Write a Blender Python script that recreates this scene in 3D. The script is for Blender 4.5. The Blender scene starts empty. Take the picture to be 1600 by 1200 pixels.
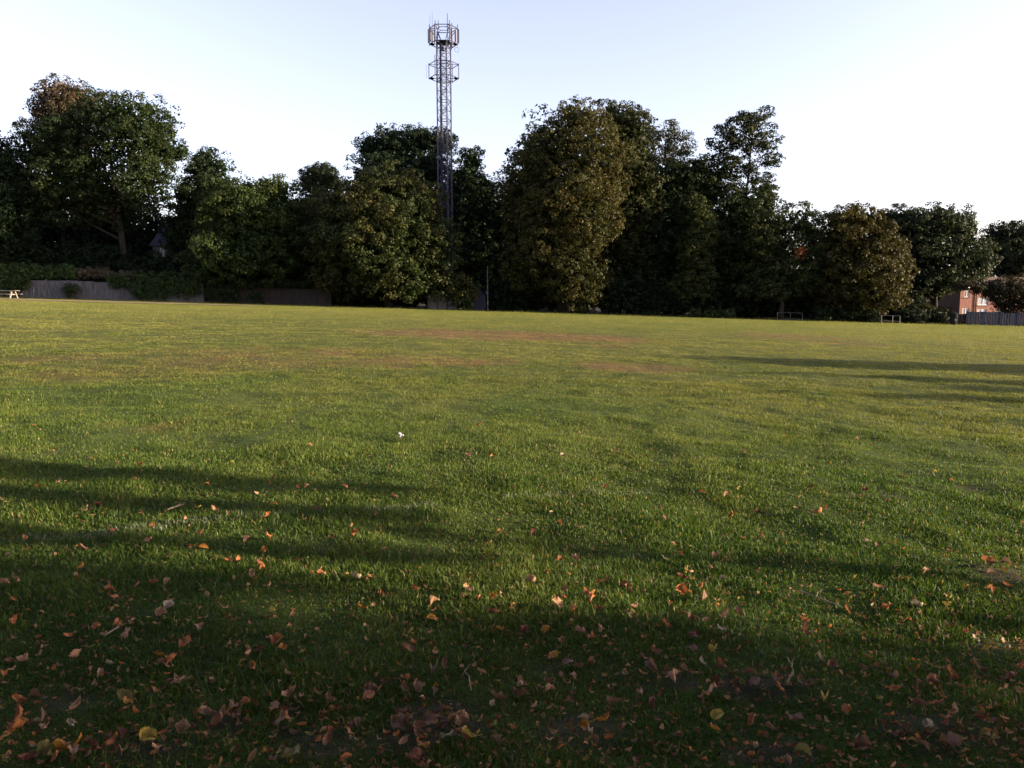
import bpy, math, random
import numpy as np
from mathutils import Vector, Matrix

rng = np.random.default_rng(7)
random.seed(7)
S = bpy.context.scene
COL = S.collection
F = 1200.0                      # focal length in photo pixels (1600 wide)
H = 1.55                        # eye height
PITCH = math.atan(134 / F)
CP, SP = math.cos(PITCH), math.sin(PITCH)
TILT = -0.03                    # the field falls gently to the right

# ------------------------------------------------------------------ noise
def _hash(ix, iy, seed):
    n = (ix.astype(np.int64) * 374761393 + iy.astype(np.int64) * 668265263 + seed * 1442695041) & 0xffffffff
    n = ((n ^ (n >> 13)) * 1274126177) & 0xffffffff
    n = n ^ (n >> 16)
    return (n & 0xffffff) / float(0xffffff)

def vnoise(x, y, seed=0):
    x = np.asarray(x, float); y = np.asarray(y, float)
    ix = np.floor(x); iy = np.floor(y)
    fx = x - ix; fy = y - iy
    fx = fx * fx * (3 - 2 * fx); fy = fy * fy * (3 - 2 * fy)
    a = _hash(ix, iy, seed); b = _hash(ix + 1, iy, seed)
    c = _hash(ix, iy + 1, seed); d = _hash(ix + 1, iy + 1, seed)
    return (a * (1 - fx) + b * fx) * (1 - fy) + (c * (1 - fx) + d * fx) * fy

def fbm(x, y, seed=0, o=3):
    t = 0; a = 0.5; s = 0
    for k in range(o):
        t = t + a * vnoise(x * 2 ** k, y * 2 ** k, seed + k * 17); s += a; a *= 0.5
    return t / s

def smooth(a, b, x):
    t = np.clip((np.asarray(x, float) - a) / (b - a), 0, 1)
    return t * t * (3 - 2 * t)

def ground_z(x, y):
    x = np.asarray(x, float); y = np.asarray(y, float)
    base = TILT * 130 * np.tanh(x / 130)
    near = 1 - smooth(25, 60, np.hypot(x, y))
    bump = (fbm(x * 1.1, y * 1.1, 3, 3) - 0.5) * 0.10 + (fbm(x * 4, y * 4, 9, 2) - 0.5) * 0.03
    return base + bump * near

def ray(px, py):
    a = (px - 800) / F; b = (600 - py) / F
    return np.array([a, CP + b * SP, -SP + b * CP])

def P(px, py, D):
    d = ray(px, py)
    return np.array([0, 0, H]) + d * (D / d[1])

def on_ground(px, py):
    d = ray(px, py)
    t = -H / (d[2] - TILT * d[0])
    x, y = d[0] * t, d[1] * t
    return x, y

def X(px, D):
    return (px - 800) / F * D * 1.0

# ------------------------------------------------------------------ meshes
class MB:
    def __init__(self):
        self.v = []; self.f = []
    def add(self, vs, fs):
        o = len(self.v); self.v += [tuple(v) for v in vs]
        self.f += [tuple(o + i for i in f) for f in fs]
    def box(self, c, s, rz=0.0, rx=0.0, ry=0.0):
        M = Matrix.Rotation(rz, 3, 'Z') @ Matrix.Rotation(ry, 3, 'Y') @ Matrix.Rotation(rx, 3, 'X')
        vs = []
        for dx in (-.5, .5):
            for dy in (-.5, .5):
                for dz in (-.5, .5):
                    p = M @ Vector((dx * s[0], dy * s[1], dz * s[2]))
                    vs.append((c[0] + p.x, c[1] + p.y, c[2] + p.z))
        self.add(vs, [(0, 1, 3, 2), (4, 6, 7, 5), (0, 4, 5, 1), (2, 3, 7, 6), (0, 2, 6, 4), (1, 5, 7, 3)])
    def tube(self, pts, rad, n=6, cap=True):
        pts = [Vector(p) for p in pts]
        if not hasattr(rad, '__len__'): rad = [rad] * len(pts)
        o = len(self.v); prev = None
        for i, p in enumerate(pts):
            d = (pts[min(i + 1, len(pts) - 1)] - pts[max(i - 1, 0)]).normalized()
            if prev is None:
                a = d.cross(Vector((0, 0, 1)))
                if a.length < 1e-3: a = Vector((1, 0, 0))
            else:
                a = prev - d * prev.dot(d)
            a.normalize(); prev = a
            b = d.cross(a)
            for k in range(n):
                t = 2 * math.pi * k / n
                q = p + (a * math.cos(t) + b * math.sin(t)) * rad[i]
                self.v.append((q.x, q.y, q.z))
        for i in range(len(pts) - 1):
            for k in range(n):
                k2 = (k + 1) % n
                self.f.append((o + i * n + k, o + i * n + k2, o + (i + 1) * n + k2, o + (i + 1) * n + k))
        if cap:
            self.f.append(tuple(o + k for k in range(n))[::-1])
            self.f.append(tuple(o + (len(pts) - 1) * n + k for k in range(n)))
    def build(self, name, mat, parent=None, loc=None, smooth_=False):
        me = bpy.data.meshes.new(name)
        me.from_pydata(self.v, [], self.f); me.update()
        if smooth_:
            me.polygons.foreach_set('use_smooth', [True] * len(me.polygons))
        me.materials.append(mat)
        return link(name, me, parent, loc)

def link(name, data, parent=None, loc=None):
    o = bpy.data.objects.new(name, data); COL.objects.link(o)
    if parent is not None: o.parent = parent
    if loc is not None: o.location = loc
    return o

def np_mesh(name, verts, loops, starts, totals, mat, col=None):
    me = bpy.data.meshes.new(name)
    me.vertices.add(len(verts)); me.vertices.foreach_set('co', np.ascontiguousarray(verts, np.float32).ravel())
    me.loops.add(len(loops)); me.loops.foreach_set('vertex_index', np.ascontiguousarray(loops, np.int32))
    me.polygons.add(len(starts))
    me.polygons.foreach_set('loop_start', np.ascontiguousarray(starts, np.int32))
    me.polygons.foreach_set('loop_total', np.ascontiguousarray(totals, np.int32))
    me.update(calc_edges=True)
    if col is not None:
        a = me.attributes.new('Col', 'FLOAT_COLOR', 'POINT')
        c4 = np.ones((len(verts), 4), np.float32); c4[:, :3] = col
        a.data.foreach_set('color', c4.ravel())
    me.materials.append(mat)
    return me

def tag(o, label=None, cat=None, group=None, kind=None):
    if label: o['label'] = label
    if cat: o['category'] = cat
    if group: o['group'] = group
    if kind: o['kind'] = kind
    return o

def empty(name, loc, label, cat, group=None, rz=0):
    o = bpy.data.objects.new(name, None); COL.objects.link(o)
    o.location = loc; o.rotation_euler = (0, 0, rz); o.empty_display_size = 0.2
    return tag(o, label, cat, group)

# ------------------------------------------------------------------ materials
def new_mat(name):
    m = bpy.data.materials.new(name); m.use_nodes = True
    nt = m.node_tree; nt.nodes.clear()
    out = nt.nodes.new('ShaderNodeOutputMaterial')
    return m, nt, out

def foliage_mat(name, trans=0.3, rough=0.6, spec=0.25):
    m, nt, out = new_mat(name)
    at = nt.nodes.new('ShaderNodeAttribute'); at.attribute_name = 'Col'
    p = nt.nodes.new('ShaderNodeBsdfPrincipled')
    p.inputs['Roughness'].default_value = rough
    p.inputs['Specular IOR Level'].default_value = spec
    nt.links.new(at.outputs['Color'], p.inputs['Base Color'])
    t = nt.nodes.new('ShaderNodeBsdfTranslucent')
    mul = nt.nodes.new('ShaderNodeMix'); mul.data_type = 'RGBA'; mul.blend_type = 'MULTIPLY'
    mul.inputs['Factor'].default_value = 1.0
    mul.inputs['B'].default_value = (1.25, 1.15, 0.55, 1)
    nt.links.new(at.outputs['Color'], mul.inputs['A'])
    nt.links.new(mul.outputs['Result'], t.inputs['Color'])
    mx = nt.nodes.new('ShaderNodeMixShader'); mx.inputs[0].default_value = trans
    nt.links.new(p.outputs[0], mx.inputs[1]); nt.links.new(t.outputs[0], mx.inputs[2])
    nt.links.new(mx.outputs[0], out.inputs['Surface'])
    return m

def noise_mat(name, c1, c2, scale=4.0, rough=0.8, spec=0.3, metal=0.0, stretch=(1, 1, 1), bump=0.0, detail=6):
    m, nt, out = new_mat(name)
    tc = nt.nodes.new('ShaderNodeTexCoord')
    mp = nt.nodes.new('ShaderNodeMapping'); mp.inputs['Scale'].default_value = stretch
    nz = nt.nodes.new('ShaderNodeTexNoise'); nz.inputs['Scale'].default_value = scale
    nz.inputs['Detail'].default_value = detail
    rp = nt.nodes.new('ShaderNodeValToRGB')
    rp.color_ramp.elements[0].position = 0.32; rp.color_ramp.elements[0].color = (*c1, 1)
    rp.color_ramp.elements[1].position = 0.68; rp.color_ramp.elements[1].color = (*c2, 1)
    p = nt.nodes.new('ShaderNodeBsdfPrincipled')
    p.inputs['Roughness'].default_value = rough; p.inputs['Metallic'].default_value = metal
    p.inputs['Specular IOR Level'].default_value = spec
    nt.links.new(tc.outputs['Object'], mp.inputs['Vector']); nt.links.new(mp.outputs[0], nz.inputs['Vector'])
    nt.links.new(nz.outputs['Fac'], rp.inputs['Fac']); nt.links.new(rp.outputs['Color'], p.inputs['Base Color'])
    if bump:
        b = nt.nodes.new('ShaderNodeBump'); b.inputs['Strength'].default_value = bump; b.inputs['Distance'].default_value = 0.02
        nt.links.new(nz.outputs['Fac'], b.inputs['Height']); nt.links.new(b.outputs[0], p.inputs['Normal'])
    nt.links.new(p.outputs[0], out.inputs['Surface'])
    return m

M_LEAF = foliage_mat('tree_foliage', 0.28, 0.6, 0.15)
M_GRASS = foliage_mat('grass_blades', 0.35, 0.55, 0.2)
M_BARK = noise_mat('bark', (0.016, 0.013, 0.010), (0.045, 0.037, 0.028), 3.0, 0.9, 0.1, stretch=(3, 3, .6), bump=0.4)
M_WOOD = noise_mat('weathered_boards', (0.06, 0.054, 0.057), (0.14, 0.128, 0.134), 2.2, 0.9, 0.1, stretch=(5, 5, .5), bump=0.2)
M_DARKWOOD = noise_mat('dark_boards', (0.025, 0.019, 0.018), (0.05, 0.04, 0.037), 2.0, 0.9, 0.1, stretch=(5, 5, .5))
M_BLUEWOOD = noise_mat('grey_blue_boards', (0.017, 0.021, 0.036), (0.028, 0.034, 0.055), 1.6, 0.85, 0.15, stretch=(5, 5, .4))
M_TABLE = noise_mat('table_timber', (0.17, 0.145, 0.12), (0.27, 0.24, 0.205), 3.0, 0.8, 0.2, stretch=(.6, 6, 6))
M_STEEL = noise_mat('galvanised_steel', (0.028, 0.027, 0.052), (0.045, 0.044, 0.078), 2.5, 0.6, 0.4, 0.25)
M_DARKSTEEL = noise_mat('dark_cable_steel', (0.012, 0.012, 0.03), (0.025, 0.025, 0.05), 2.5, 0.6, 0.3, 0.1)
M_PANEL = noise_mat('antenna_grey', (0.03, 0.03, 0.06), (0.055, 0.055, 0.09), 2.0, 0.5, 0.3)
M_RAIL = noise_mat('rail_steel', (0.025, 0.025, 0.03), (0.042, 0.042, 0.048), 3.0, 0.5, 0.5, 0.4)
M_WHITE = noise_mat('white_paint', (0.66, 0.66, 0.64), (0.8, 0.8, 0.79), 4, 0.5, 0.3)
M_PAPER = noise_mat('paper', (0.5, 0.5, 0.52), (0.68, 0.68, 0.7), 30, 0.8, 0.1)
M_TWIG = noise_mat('twig_bark', (0.10, 0.075, 0.055), (0.24, 0.19, 0.15), 40, 0.9, 0.1)
M_CONC = noise_mat('concrete', (0.07, 0.062, 0.06), (0.11, 0.10, 0.095), 3, 0.9, 0.1)
M_BLACK = noise_mat('black_plastic', (0.012, 0.012, 0.014), (0.025, 0.025, 0.028), 5, 0.95, 0.05)
M_SIGN = noise_mat('pale_sign', (0.16, 0.16, 0.17), (0.22, 0.22, 0.23), 6, 0.6, 0.2)

def brick_mat():
    m, nt, out = new_mat('red_brick')
    tc = nt.nodes.new('ShaderNodeTexCoord'); mp = nt.nodes.new('ShaderNodeMapping')
    mp.inputs['Rotation'].default_value = (math.radians(90), 0, 0)
    bk = nt.nodes.new('ShaderNodeTexBrick'); bk.inputs['Scale'].default_value = 1.0
    bk.inputs['Brick Width'].default_value = 0.225; bk.inputs['Row Height'].default_value = 0.075
    bk.inputs['Mortar Size'].default_value = 0.008
    bk.inputs['Color1'].default_value = (0.30, 0.075, 0.04, 1); bk.inputs['Color2'].default_value = (0.22, 0.052, 0.03, 1)
    bk.inputs['Mortar'].default_value = (0.33, 0.27, 0.22, 1)
    nz = nt.nodes.new('ShaderNodeTexNoise'); nz.inputs['Scale'].default_value = 1.3; nz.inputs['Detail'].default_value = 5
    mx = nt.nodes.new('ShaderNodeMix'); mx.data_type = 'RGBA'; mx.blend_type = 'MULTIPLY'
    mx.inputs['Factor'].default_value = 0.5
    p = nt.nodes.new('ShaderNodeBsdfPrincipled'); p.inputs['Roughness'].default_value = 0.9
    nt.links.new(tc.outputs['Object'], mp.inputs['Vector']); nt.links.new(mp.outputs[0], bk.inputs['Vector'])
    nt.links.new(tc.outputs['Object'], nz.inputs['Vector'])
    nt.links.new(bk.outputs['Color'], mx.inputs['A']); nt.links.new(nz.outputs['Color'], mx.inputs['B'])
    nt.links.new(mx.outputs['Result'], p.inputs['Base Color']); nt.links.new(p.outputs[0], out.inputs['Surface'])
    return m
M_BRICK = brick_mat()
M_TILE = noise_mat('roof_tiles', (0.07, 0.048, 0.038), (0.14, 0.095, 0.07), 2.5, 0.85, 0.2, stretch=(1, 1, 4), bump=0.3)
M_RENDER = noise_mat('grey_render', (0.10, 0.10, 0.11), (0.15, 0.15, 0.16), 1.5, 0.9, 0.1)
def glass_mat():
    m, nt, out = new_mat('window_glass')
    p = nt.nodes.new('ShaderNodeBsdfPrincipled')
    nz = nt.nodes.new('ShaderNodeTexNoise'); nz.inputs['Scale'].default_value = 0.8
    rp = nt.nodes.new('ShaderNodeValToRGB')
    rp.color_ramp.elements[0].color = (0.03, 0.035, 0.045, 1); rp.color_ramp.elements[1].color = (0.10, 0.11, 0.13, 1)
    nt.links.new(nz.outputs['Fac'], rp.inputs['Fac']); nt.links.new(rp.outputs['Color'], p.inputs['Base Color'])
    p.inputs['Roughness'].default_value = 0.08; p.inputs['Specular IOR Level'].default_value = 0.9
    nt.links.new(p.outputs[0], out.inputs['Surface'])
    return m
M_GLASS = glass_mat()
M_CURTAIN = noise_mat('net_curtain', (0.26, 0.27, 0.29), (0.40, 0.41, 0.43), 3, 0.8, 0.1, stretch=(8, 1, .5))

# ------------------------------------------------------------------ camera, sun, sky
cam = bpy.data.cameras.new('camera'); camo = bpy.data.objects.new('camera', cam); COL.objects.link(camo)
camo.location = (0, 0, H); camo.rotation_euler = (math.pi / 2 - PITCH, 0, 0)
cam.sensor_width = 36; cam.lens = 36 * F / 1600; cam.clip_end = 5000; cam.clip_start = 0.05
S.camera = camo

SUN_EL = math.radians(10.5); SUN_AZ = math.radians(96)       # azimuth clockwise from the view direction (+Y)
sdir = Vector((math.sin(SUN_AZ) * math.cos(SUN_EL), math.cos(SUN_AZ) * math.cos(SUN_EL), math.sin(SUN_EL)))
sun = bpy.data.lights.new('sun', 'SUN'); suno = bpy.data.objects.new('sun', sun); COL.objects.link(suno)
sun.energy = 5.0; sun.angle = math.radians(0.55); sun.color = (1.0, 0.80, 0.55)
suno.rotation_euler = sdir.to_track_quat('Z', 'Y').to_euler(); suno.location = (40, 0, 30)

w = bpy.data.worlds.new('World'); S.world = w; w.use_nodes = True
nt = w.node_tree; bg = nt.nodes['Background']
sky = nt.nodes.new('ShaderNodeTexSky'); sky.sky_type = 'NISHITA'; sky.sun_disc = False
sky.sun_elevation = SUN_EL; sky.sun_rotation = SUN_AZ
sky.air_density = 1.0; sky.dust_density = 1.2; sky.ozone_density = 2.0
hs = nt.nodes.new('ShaderNodeHueSaturation'); hs.inputs['Saturation'].default_value = .67; hs.inputs['Value'].default_value = .89
tm = nt.nodes.new('ShaderNodeMix'); tm.data_type = 'RGBA'; tm.blend_type = 'MULTIPLY'; tm.inputs['Factor'].default_value = 1; tm.inputs['B'].default_value = (1.10, .955, 1.04, 1)
nt.links.new(sky.outputs['Color'], hs.inputs['Color']); nt.links.new(hs.outputs['Color'], tm.inputs['A'])
nt.links.new(tm.outputs['Result'], bg.inputs['Color']); bg.inputs['Strength'].default_value = 0.14
S.view_settings.view_transform = 'Standard'; S.view_settings.look = 'None'
S.view_settings.exposure = 1.85; S.view_settings.gamma = 1.0
S.cycles.use_adaptive_sampling = True
S.cycles.max_bounces = 5; S.cycles.transparent_max_bounces = 6
S.cycles.diffuse_bounces = 3; S.cycles.transmission_bounces = 3

# ------------------------------------------------------------------ field colour
def line_d(x, y):
    # faded white pitch line crossing the near grass (distance to it)
    x0, y0 = LINE_A; x1, y1 = LINE_B
    L = math.hypot(x1 - x0, y1 - y0)
    return np.abs((x - x0) * (y1 - y0) - (y - y0) * (x1 - x0)) / L
LINE_A = on_ground(0, 842); LINE_B = on_ground(640, 793)

DRY = []            # worn brown patches: centre, half sizes, strength
for (px, py, rx, ry, s) in [(760, 523, 190, 7, 1.25), (880, 527, 130, 6, 1.0), (985, 573, 85, 8, .55), (745, 566, 75, 8, .5),
                            (600, 563, 150, 12, .45), (470, 556, 240, 16, .35), (1240, 527, 70, 6, .5), (1310, 537, 50, 4, .45),
                            (180, 570, 260, 22, .22), (230, 660, 80, 14, .18), (940, 540, 60, 5, .3)]:
    cx, cy = on_ground(px, py)
    x1, _ = on_ground(px + rx, py); _, yn = on_ground(px, py + ry); _, yf = on_ground(px, py - ry)
    DRY.append((cx, cy, abs(x1 - cx), (yf - yn) / 2, s))

SOIL = []           # nearly bare scuffed hollows in the foreground
for (px, py, rx, ry, s) in [(1200, 1172, 75, 28, 1.0), (690, 1118, 75, 34, .9), (640, 1150, 60, 22, .8), (900, 1050, 70, 22, .55), (1190, 1068, 90, 24, .8),
                            (210, 1168, 90, 26, .9), (500, 1155, 80, 26, .8), (1570, 902, 50, 16, .9), (470, 1115, 40, 16, .6),
                            (1560, 1010, 60, 18, .7), (900, 1135, 90, 30, .6), (1030, 1060, 70, 22, .7), (100, 1085, 50, 18, .6),
                            (1240, 800, 70, 8, .5), (1360, 775, 60, 8, .6), (640, 712, 40, 5, .5), (1480, 765, 70, 7, .5),
                            (1450, 1150, 110, 30, .5), (350, 1130, 45, 18, .7)]:
    cx, cy = on_ground(px, py)
    x1, _ = on_ground(px + rx, py); _, yn = on_ground(px, py + ry); _, yf = on_ground(px, py - ry)
    SOIL.append((cx, cy, abs(x1 - cx), (yf - yn) / 2, s))

def patch(x, y, L, seed):
    m = np.zeros_like(np.asarray(x, float))
    for (cx, cy, a, b, s) in L:
        q = ((x - cx) / a) ** 2 + ((y - cy) / b) ** 2
        m = np.maximum(m, s * np.clip(1.35 - q, 0, 1))
    n = fbm(x * (1.3 if seed == 1 else 5), y * (.5 if seed == 1 else 5), 40 + seed, 3)
    n2 = fbm(x * (3.5 if seed == 1 else 12), y * (1.4 if seed == 1 else 12), 50 + seed, 3)
    return np.clip(m * (.5 + n) + ((n - .5) * 1.1 + (n2 - .5) * 1.2) * np.sqrt(m), 0, 1) * (.85 if seed == 1 else .8)

def field_col(x, y):
    x = np.asarray(x, float); y = np.asarray(y, float)
    r = np.hypot(x, y)
    n1 = fbm(x * .16, y * .07, 5, 3); n2 = fbm(x * .9, y * .45, 6, 3); n3 = fbm(x * 3.1, y * 3.1, 7, 2)
    g = np.array([0.074, 0.112, 0.018]); yel = np.array([0.160, 0.163, 0.038]); dk = np.array([0.032, 0.066, 0.010])
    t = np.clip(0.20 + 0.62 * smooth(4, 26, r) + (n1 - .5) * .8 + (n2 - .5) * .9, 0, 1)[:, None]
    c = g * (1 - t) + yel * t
    c = c * (0.74 + 0.26 * smooth(3, 11, r))[:, None]  # foreground shade deepened in the colour: grass darkens towards the viewer
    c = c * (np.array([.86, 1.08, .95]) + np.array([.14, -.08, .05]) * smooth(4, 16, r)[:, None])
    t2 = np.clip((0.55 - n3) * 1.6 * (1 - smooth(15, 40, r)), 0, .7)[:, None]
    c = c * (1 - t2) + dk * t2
    d = patch(x, y, DRY, 1)[:, None]
    c = c * (1 - d) + np.array([0.225, 0.128, 0.062]) * d
    return c

# ------------------------------------------------------------------ the ground sheet
def axis(lo, hi, fine_lo, fine_hi, step, grow=1.13):
    a = list(np.arange(fine_lo, fine_hi + 1e-6, step))
    s = step; v = a[-1]
    while v < hi:
        s *= grow; v += s; a.append(v)
    s = step; v = a[0]; b = []
    while v > lo:
        s *= grow; v -= s; b.append(v)
    return np.array(b[::-1] + a)
gx = axis(-900, 900, -7, 7, 0.07, 1.07); gy = axis(-150, 1800, 1.6, 10, 0.07, 1.05)
GX, GY = np.meshgrid(gx, gy)
gxf, gyf = GX.ravel(), GY.ravel()
gz = ground_z(gxf, gyf)
gc = field_col(gxf, gyf)
soil = patch(gxf, gyf, SOIL, 2)[:, None]
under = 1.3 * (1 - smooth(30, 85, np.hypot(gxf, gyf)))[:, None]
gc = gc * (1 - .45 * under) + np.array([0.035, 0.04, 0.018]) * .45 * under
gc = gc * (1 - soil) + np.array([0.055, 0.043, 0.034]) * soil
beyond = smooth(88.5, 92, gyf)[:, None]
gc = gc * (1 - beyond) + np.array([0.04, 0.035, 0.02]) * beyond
nx, ny = len(gx), len(gy)
i = np.arange(nx - 1)[None, :] + nx * np.arange(ny - 1)[:, None]
q = np.stack([i, i + 1, i + 1 + nx, i + nx], -1).reshape(-1, 4)
def ground_mat():
    m, nt, out = new_mat('turf_soil')
    at = nt.nodes.new('ShaderNodeAttribute'); at.attribute_name = 'Col'
    tc = nt.nodes.new('ShaderNodeTexCoord')
    nz = nt.nodes.new('ShaderNodeTexNoise'); nz.inputs['Scale'].default_value = 9; nz.inputs['Detail'].default_value = 8
    rp = nt.nodes.new('ShaderNodeValToRGB')
    rp.color_ramp.elements[0].color = (0.55, 0.55, 0.55, 1); rp.color_ramp.elements[1].color = (1.3, 1.3, 1.3, 1)
    mx = nt.nodes.new('ShaderNodeMix'); mx.data_type = 'RGBA'; mx.blend_type = 'MULTIPLY'; mx.inputs['Factor'].default_value = 1
    n2 = nt.nodes.new('ShaderNodeTexNoise'); n2.inputs['Scale'].default_value = 120; n2.inputs['Detail'].default_value = 4
    ad = nt.nodes.new('ShaderNodeMix'); ad.inputs['Factor'].default_value = .5
    nt.links.new(tc.outputs['Object'], n2.inputs['Vector']); nt.links.new(nz.outputs['Fac'], ad.inputs['A']); nt.links.new(n2.outputs['Fac'], ad.inputs['B'])
    rp.color_ramp.elements[0].position = .34; rp.color_ramp.elements[1].position = .66
    b = nt.nodes.new('ShaderNodeBump'); b.inputs['Strength'].default_value = 0.9; b.inputs['Distance'].default_value = 0.03
    p = nt.nodes.new('ShaderNodeBsdfPrincipled'); p.inputs['Roughness'].default_value = 0.95; p.inputs['Specular IOR Level'].default_value = 0.05
    nt.links.new(tc.outputs['Object'], nz.inputs['Vector']); nt.links.new(ad.outputs['Result'], rp.inputs['Fac'])
    nt.links.new(at.outputs['Color'], mx.inputs['A']); nt.links.new(rp.outputs['Color'], mx.inputs['B'])
    nt.links.new(mx.outputs['Result'], p.inputs['Base Color'])
    nt.links.new(ad.outputs['Result'], b.inputs['Height']); nt.links.new(b.outputs[0], p.inputs['Normal'])
    nt.links.new(p.outputs[0], out.inputs['Surface'])
    return m
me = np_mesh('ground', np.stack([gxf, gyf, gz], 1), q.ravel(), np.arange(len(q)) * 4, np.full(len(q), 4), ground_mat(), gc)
tag(link('ground', me), kind='structure')

# worn earth path along the far left edge of the field
def strip(name, pts_a, pts_b, mat, lift):
    mb = MB(); vs = []
    for (a, b) in zip(pts_a, pts_b):
        for t in np.linspace(0, 1, 9):
            x = a[0] * (1 - t) + b[0] * t; y = a[1] * (1 - t) + b[1] * t
            vs.append((x, y, float(ground_z(x, y)) + lift))
    fs = []
    for i in range(len(pts_a) - 1):
        for k in range(8):
            fs.append((i * 9 + k, i * 9 + k + 1, (i + 1) * 9 + k + 1, (i + 1) * 9 + k))
    mb.add(vs, fs)
    return mb.build(name, mat)
M_PATH = noise_mat('worn_earth', (0.17, 0.13, 0.075), (0.28, 0.22, 0.14), 0.6, 0.95, 0.05, stretch=(.5, 1, 1))
pa = [(-85, 74), (-58, 73), (-40, 73.5), (-30, 75.5), (-24, 78)]
pb = [(-85, 81), (-58, 80), (-40, 80.5), (-30, 81), (-24, 79.5)]
tag(strip('path', pa, pb, M_PATH, 0.03), kind='structure')

# ------------------------------------------------------------------ grass
def make_grass():
    bands = [(1.9, 3.2, 10500), (3.2, 4.5, 10000), (4.5, 6.5, 7500), (6.5, 10, 4200), (10, 15, 2200), (15, 22, 1000), (22, 34, 400), (34, 52, 150), (52, 88.4, 60)]
    xs, ys = [], []
    for (y0, y1, den) in bands:
        wmax = .70 * y1 + 1.0
        n = int(den * (y1 - y0) * 2 * wmax)
        y = rng.uniform(y0, y1, n); x = rng.uniform(-wmax, wmax, n)
        k = np.abs(x) < .70 * y + 1.0
        xs.append(x[k]); ys.append(y[k])
    x = np.concatenate(xs); y = np.concatenate(ys)
    # tufts: pull blades together a little
    s = patch(x, y, SOIL, 2)
    dry = patch(x, y, DRY, 1)
    keep = rng.random(len(x)) > np.clip(s * 1.0, 0, .86) + 0.25 * dry
    gap = fbm(x * 2.6, y * 1.5, 71, 3)
    keep &= (gap + .30 * rng.random(len(x)) > .47 - .16 * (1 - smooth(5, 9, np.hypot(x, y))))
    keep &= ~((y > 73) & (y < 81) & (x < -26) & (rng.random(len(x)) < .93))
    x, y = x[keep], y[keep]
    ex, ey = rng.uniform(-62, 62, 9000), 86.6 + 2.6 * rng.random(9000) ** .7        # long rough grass left by the mower at the edge
    x = np.concatenate([x, ex]); y = np.concatenate([y, ey]); n = len(x)
    rough = np.arange(n) >= n - 9000
    r = np.hypot(x, y)
    z = ground_z(x, y)
    tall = fbm(x * 1.7, y * 1.7, 21, 3)
    hgt = (0.018 + 0.036 * np.clip(tall * 1.6 - .3, 0, 1.2)) * rng.uniform(.55, 1.25, n) * (1 + .25 * smooth(20, 80, r))
    hgt *= 1 - .5 * patch(x, y, DRY, 1)
    hgt[rough] = rng.uniform(.06, .30, 9000) * (.4 + 1.1 * fbm(x[rough] * .5, y[rough], 91, 2))
    wid = (0.0018 + 0.00022 * r) * rng.uniform(.6, 1.3, n)
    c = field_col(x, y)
    # colour of single blades: fresh, yellowing, straw
    u = rng.random((n, 1))
    c = c * (0.72 + 0.6 * rng.random((n, 1)))
    straw = (u < .035)
    c = np.where(straw, np.array([0.30, 0.24, 0.11]) * (0.6 + .6 * rng.random((n, 1))), c)
    ld = line_d(x, y)
    pat = fbm(x * 2.3, y * 3.5, 33, 3)
    wl = (ld < .05 + .05 * pat) & (rng.random(n) < np.clip((pat - .42) * 2.2, 0, .42)) & (x < 1.2)
    c[wl] = np.array([0.20, 0.22, 0.17]) * rng.uniform(.6, 1.1, (wl.sum(), 1))
    ang = rng.uniform(0, 2 * math.pi, n)
    lean = rng.uniform(0.1, 1.15, n); la = rng.uniform(0, 2 * math.pi, n)
    dx, dy = np.cos(ang) * wid, np.sin(ang) * wid
    lx, ly = np.cos(la) * np.sin(lean) * hgt, np.sin(la) * np.sin(lean) * hgt
    lz = np.cos(lean) * hgt
    base = np.stack([x, y, z - .004], 1)
    off = np.stack([dx, dy, np.zeros(n)], 1)
    top = base + np.stack([lx * 1.25, ly * 1.25, lz], 1)
    mid = base + np.stack([lx * .45, ly * .45, lz * .62], 1)
    near = r < 8
    nn = near.sum(); nf = n - nn
    V1 = np.stack([base - off, base + off, mid + off * .8, mid - off * .8, top], 1)[near].reshape(-1, 3)
    C1 = np.repeat(c[near], 5, 0)
    o = (np.arange(nn) * 5)[:, None]
    l1 = (o + np.array([0, 1, 2, 3, 3, 2, 4])).ravel()
    V2 = np.stack([base - off, base + off, top], 1)[~near].reshape(-1, 3)
    C2 = np.repeat(c[~near], 3, 0)
    l2 = (len(V1) + (np.arange(nf) * 3)[:, None] + np.array([0, 1, 2])).ravel()
    tot = np.concatenate([np.tile([4, 3], nn), np.full(nf, 3)])
    st = np.concatenate([[0], np.cumsum(tot)[:-1]])
    me = np_mesh('grass', np.concatenate([V1, V2]), np.concatenate([l1, l2]), st, tot, M_GRASS, np.concatenate([C1, C2]))
    tag(link('grass', me), kind='stuff', label='short mown grass covering the playing field', cat='grass')
    print('grass blades', n)
make_grass()

# ------------------------------------------------------------------ foliage
def leaf_cards(cent, nrm, size, col, aspect=0.62):
    n = len(cent)
    a = rng.normal(size=(n, 3)); a -= nrm * (a * nrm).sum(1, keepdims=True)
    a /= np.linalg.norm(a, axis=1, keepdims=True) + 1e-9
    b = np.cross(nrm, a)
    s = size[:, None]
    w = s * aspect * rng.uniform(.75, 1.2, (n, 1))
    fold = nrm * s * rng.uniform(.05, .3, (n, 1))
    V = np.stack([cent - a * s * .5, cent + b * w * .5 + fold + a * s * .05, cent + a * s * .5, cent - b * w * .5 + fold - a * s * .08], 1).reshape(-1, 3)
    C = np.repeat(col, 4, 0)
    return V, C

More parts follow.
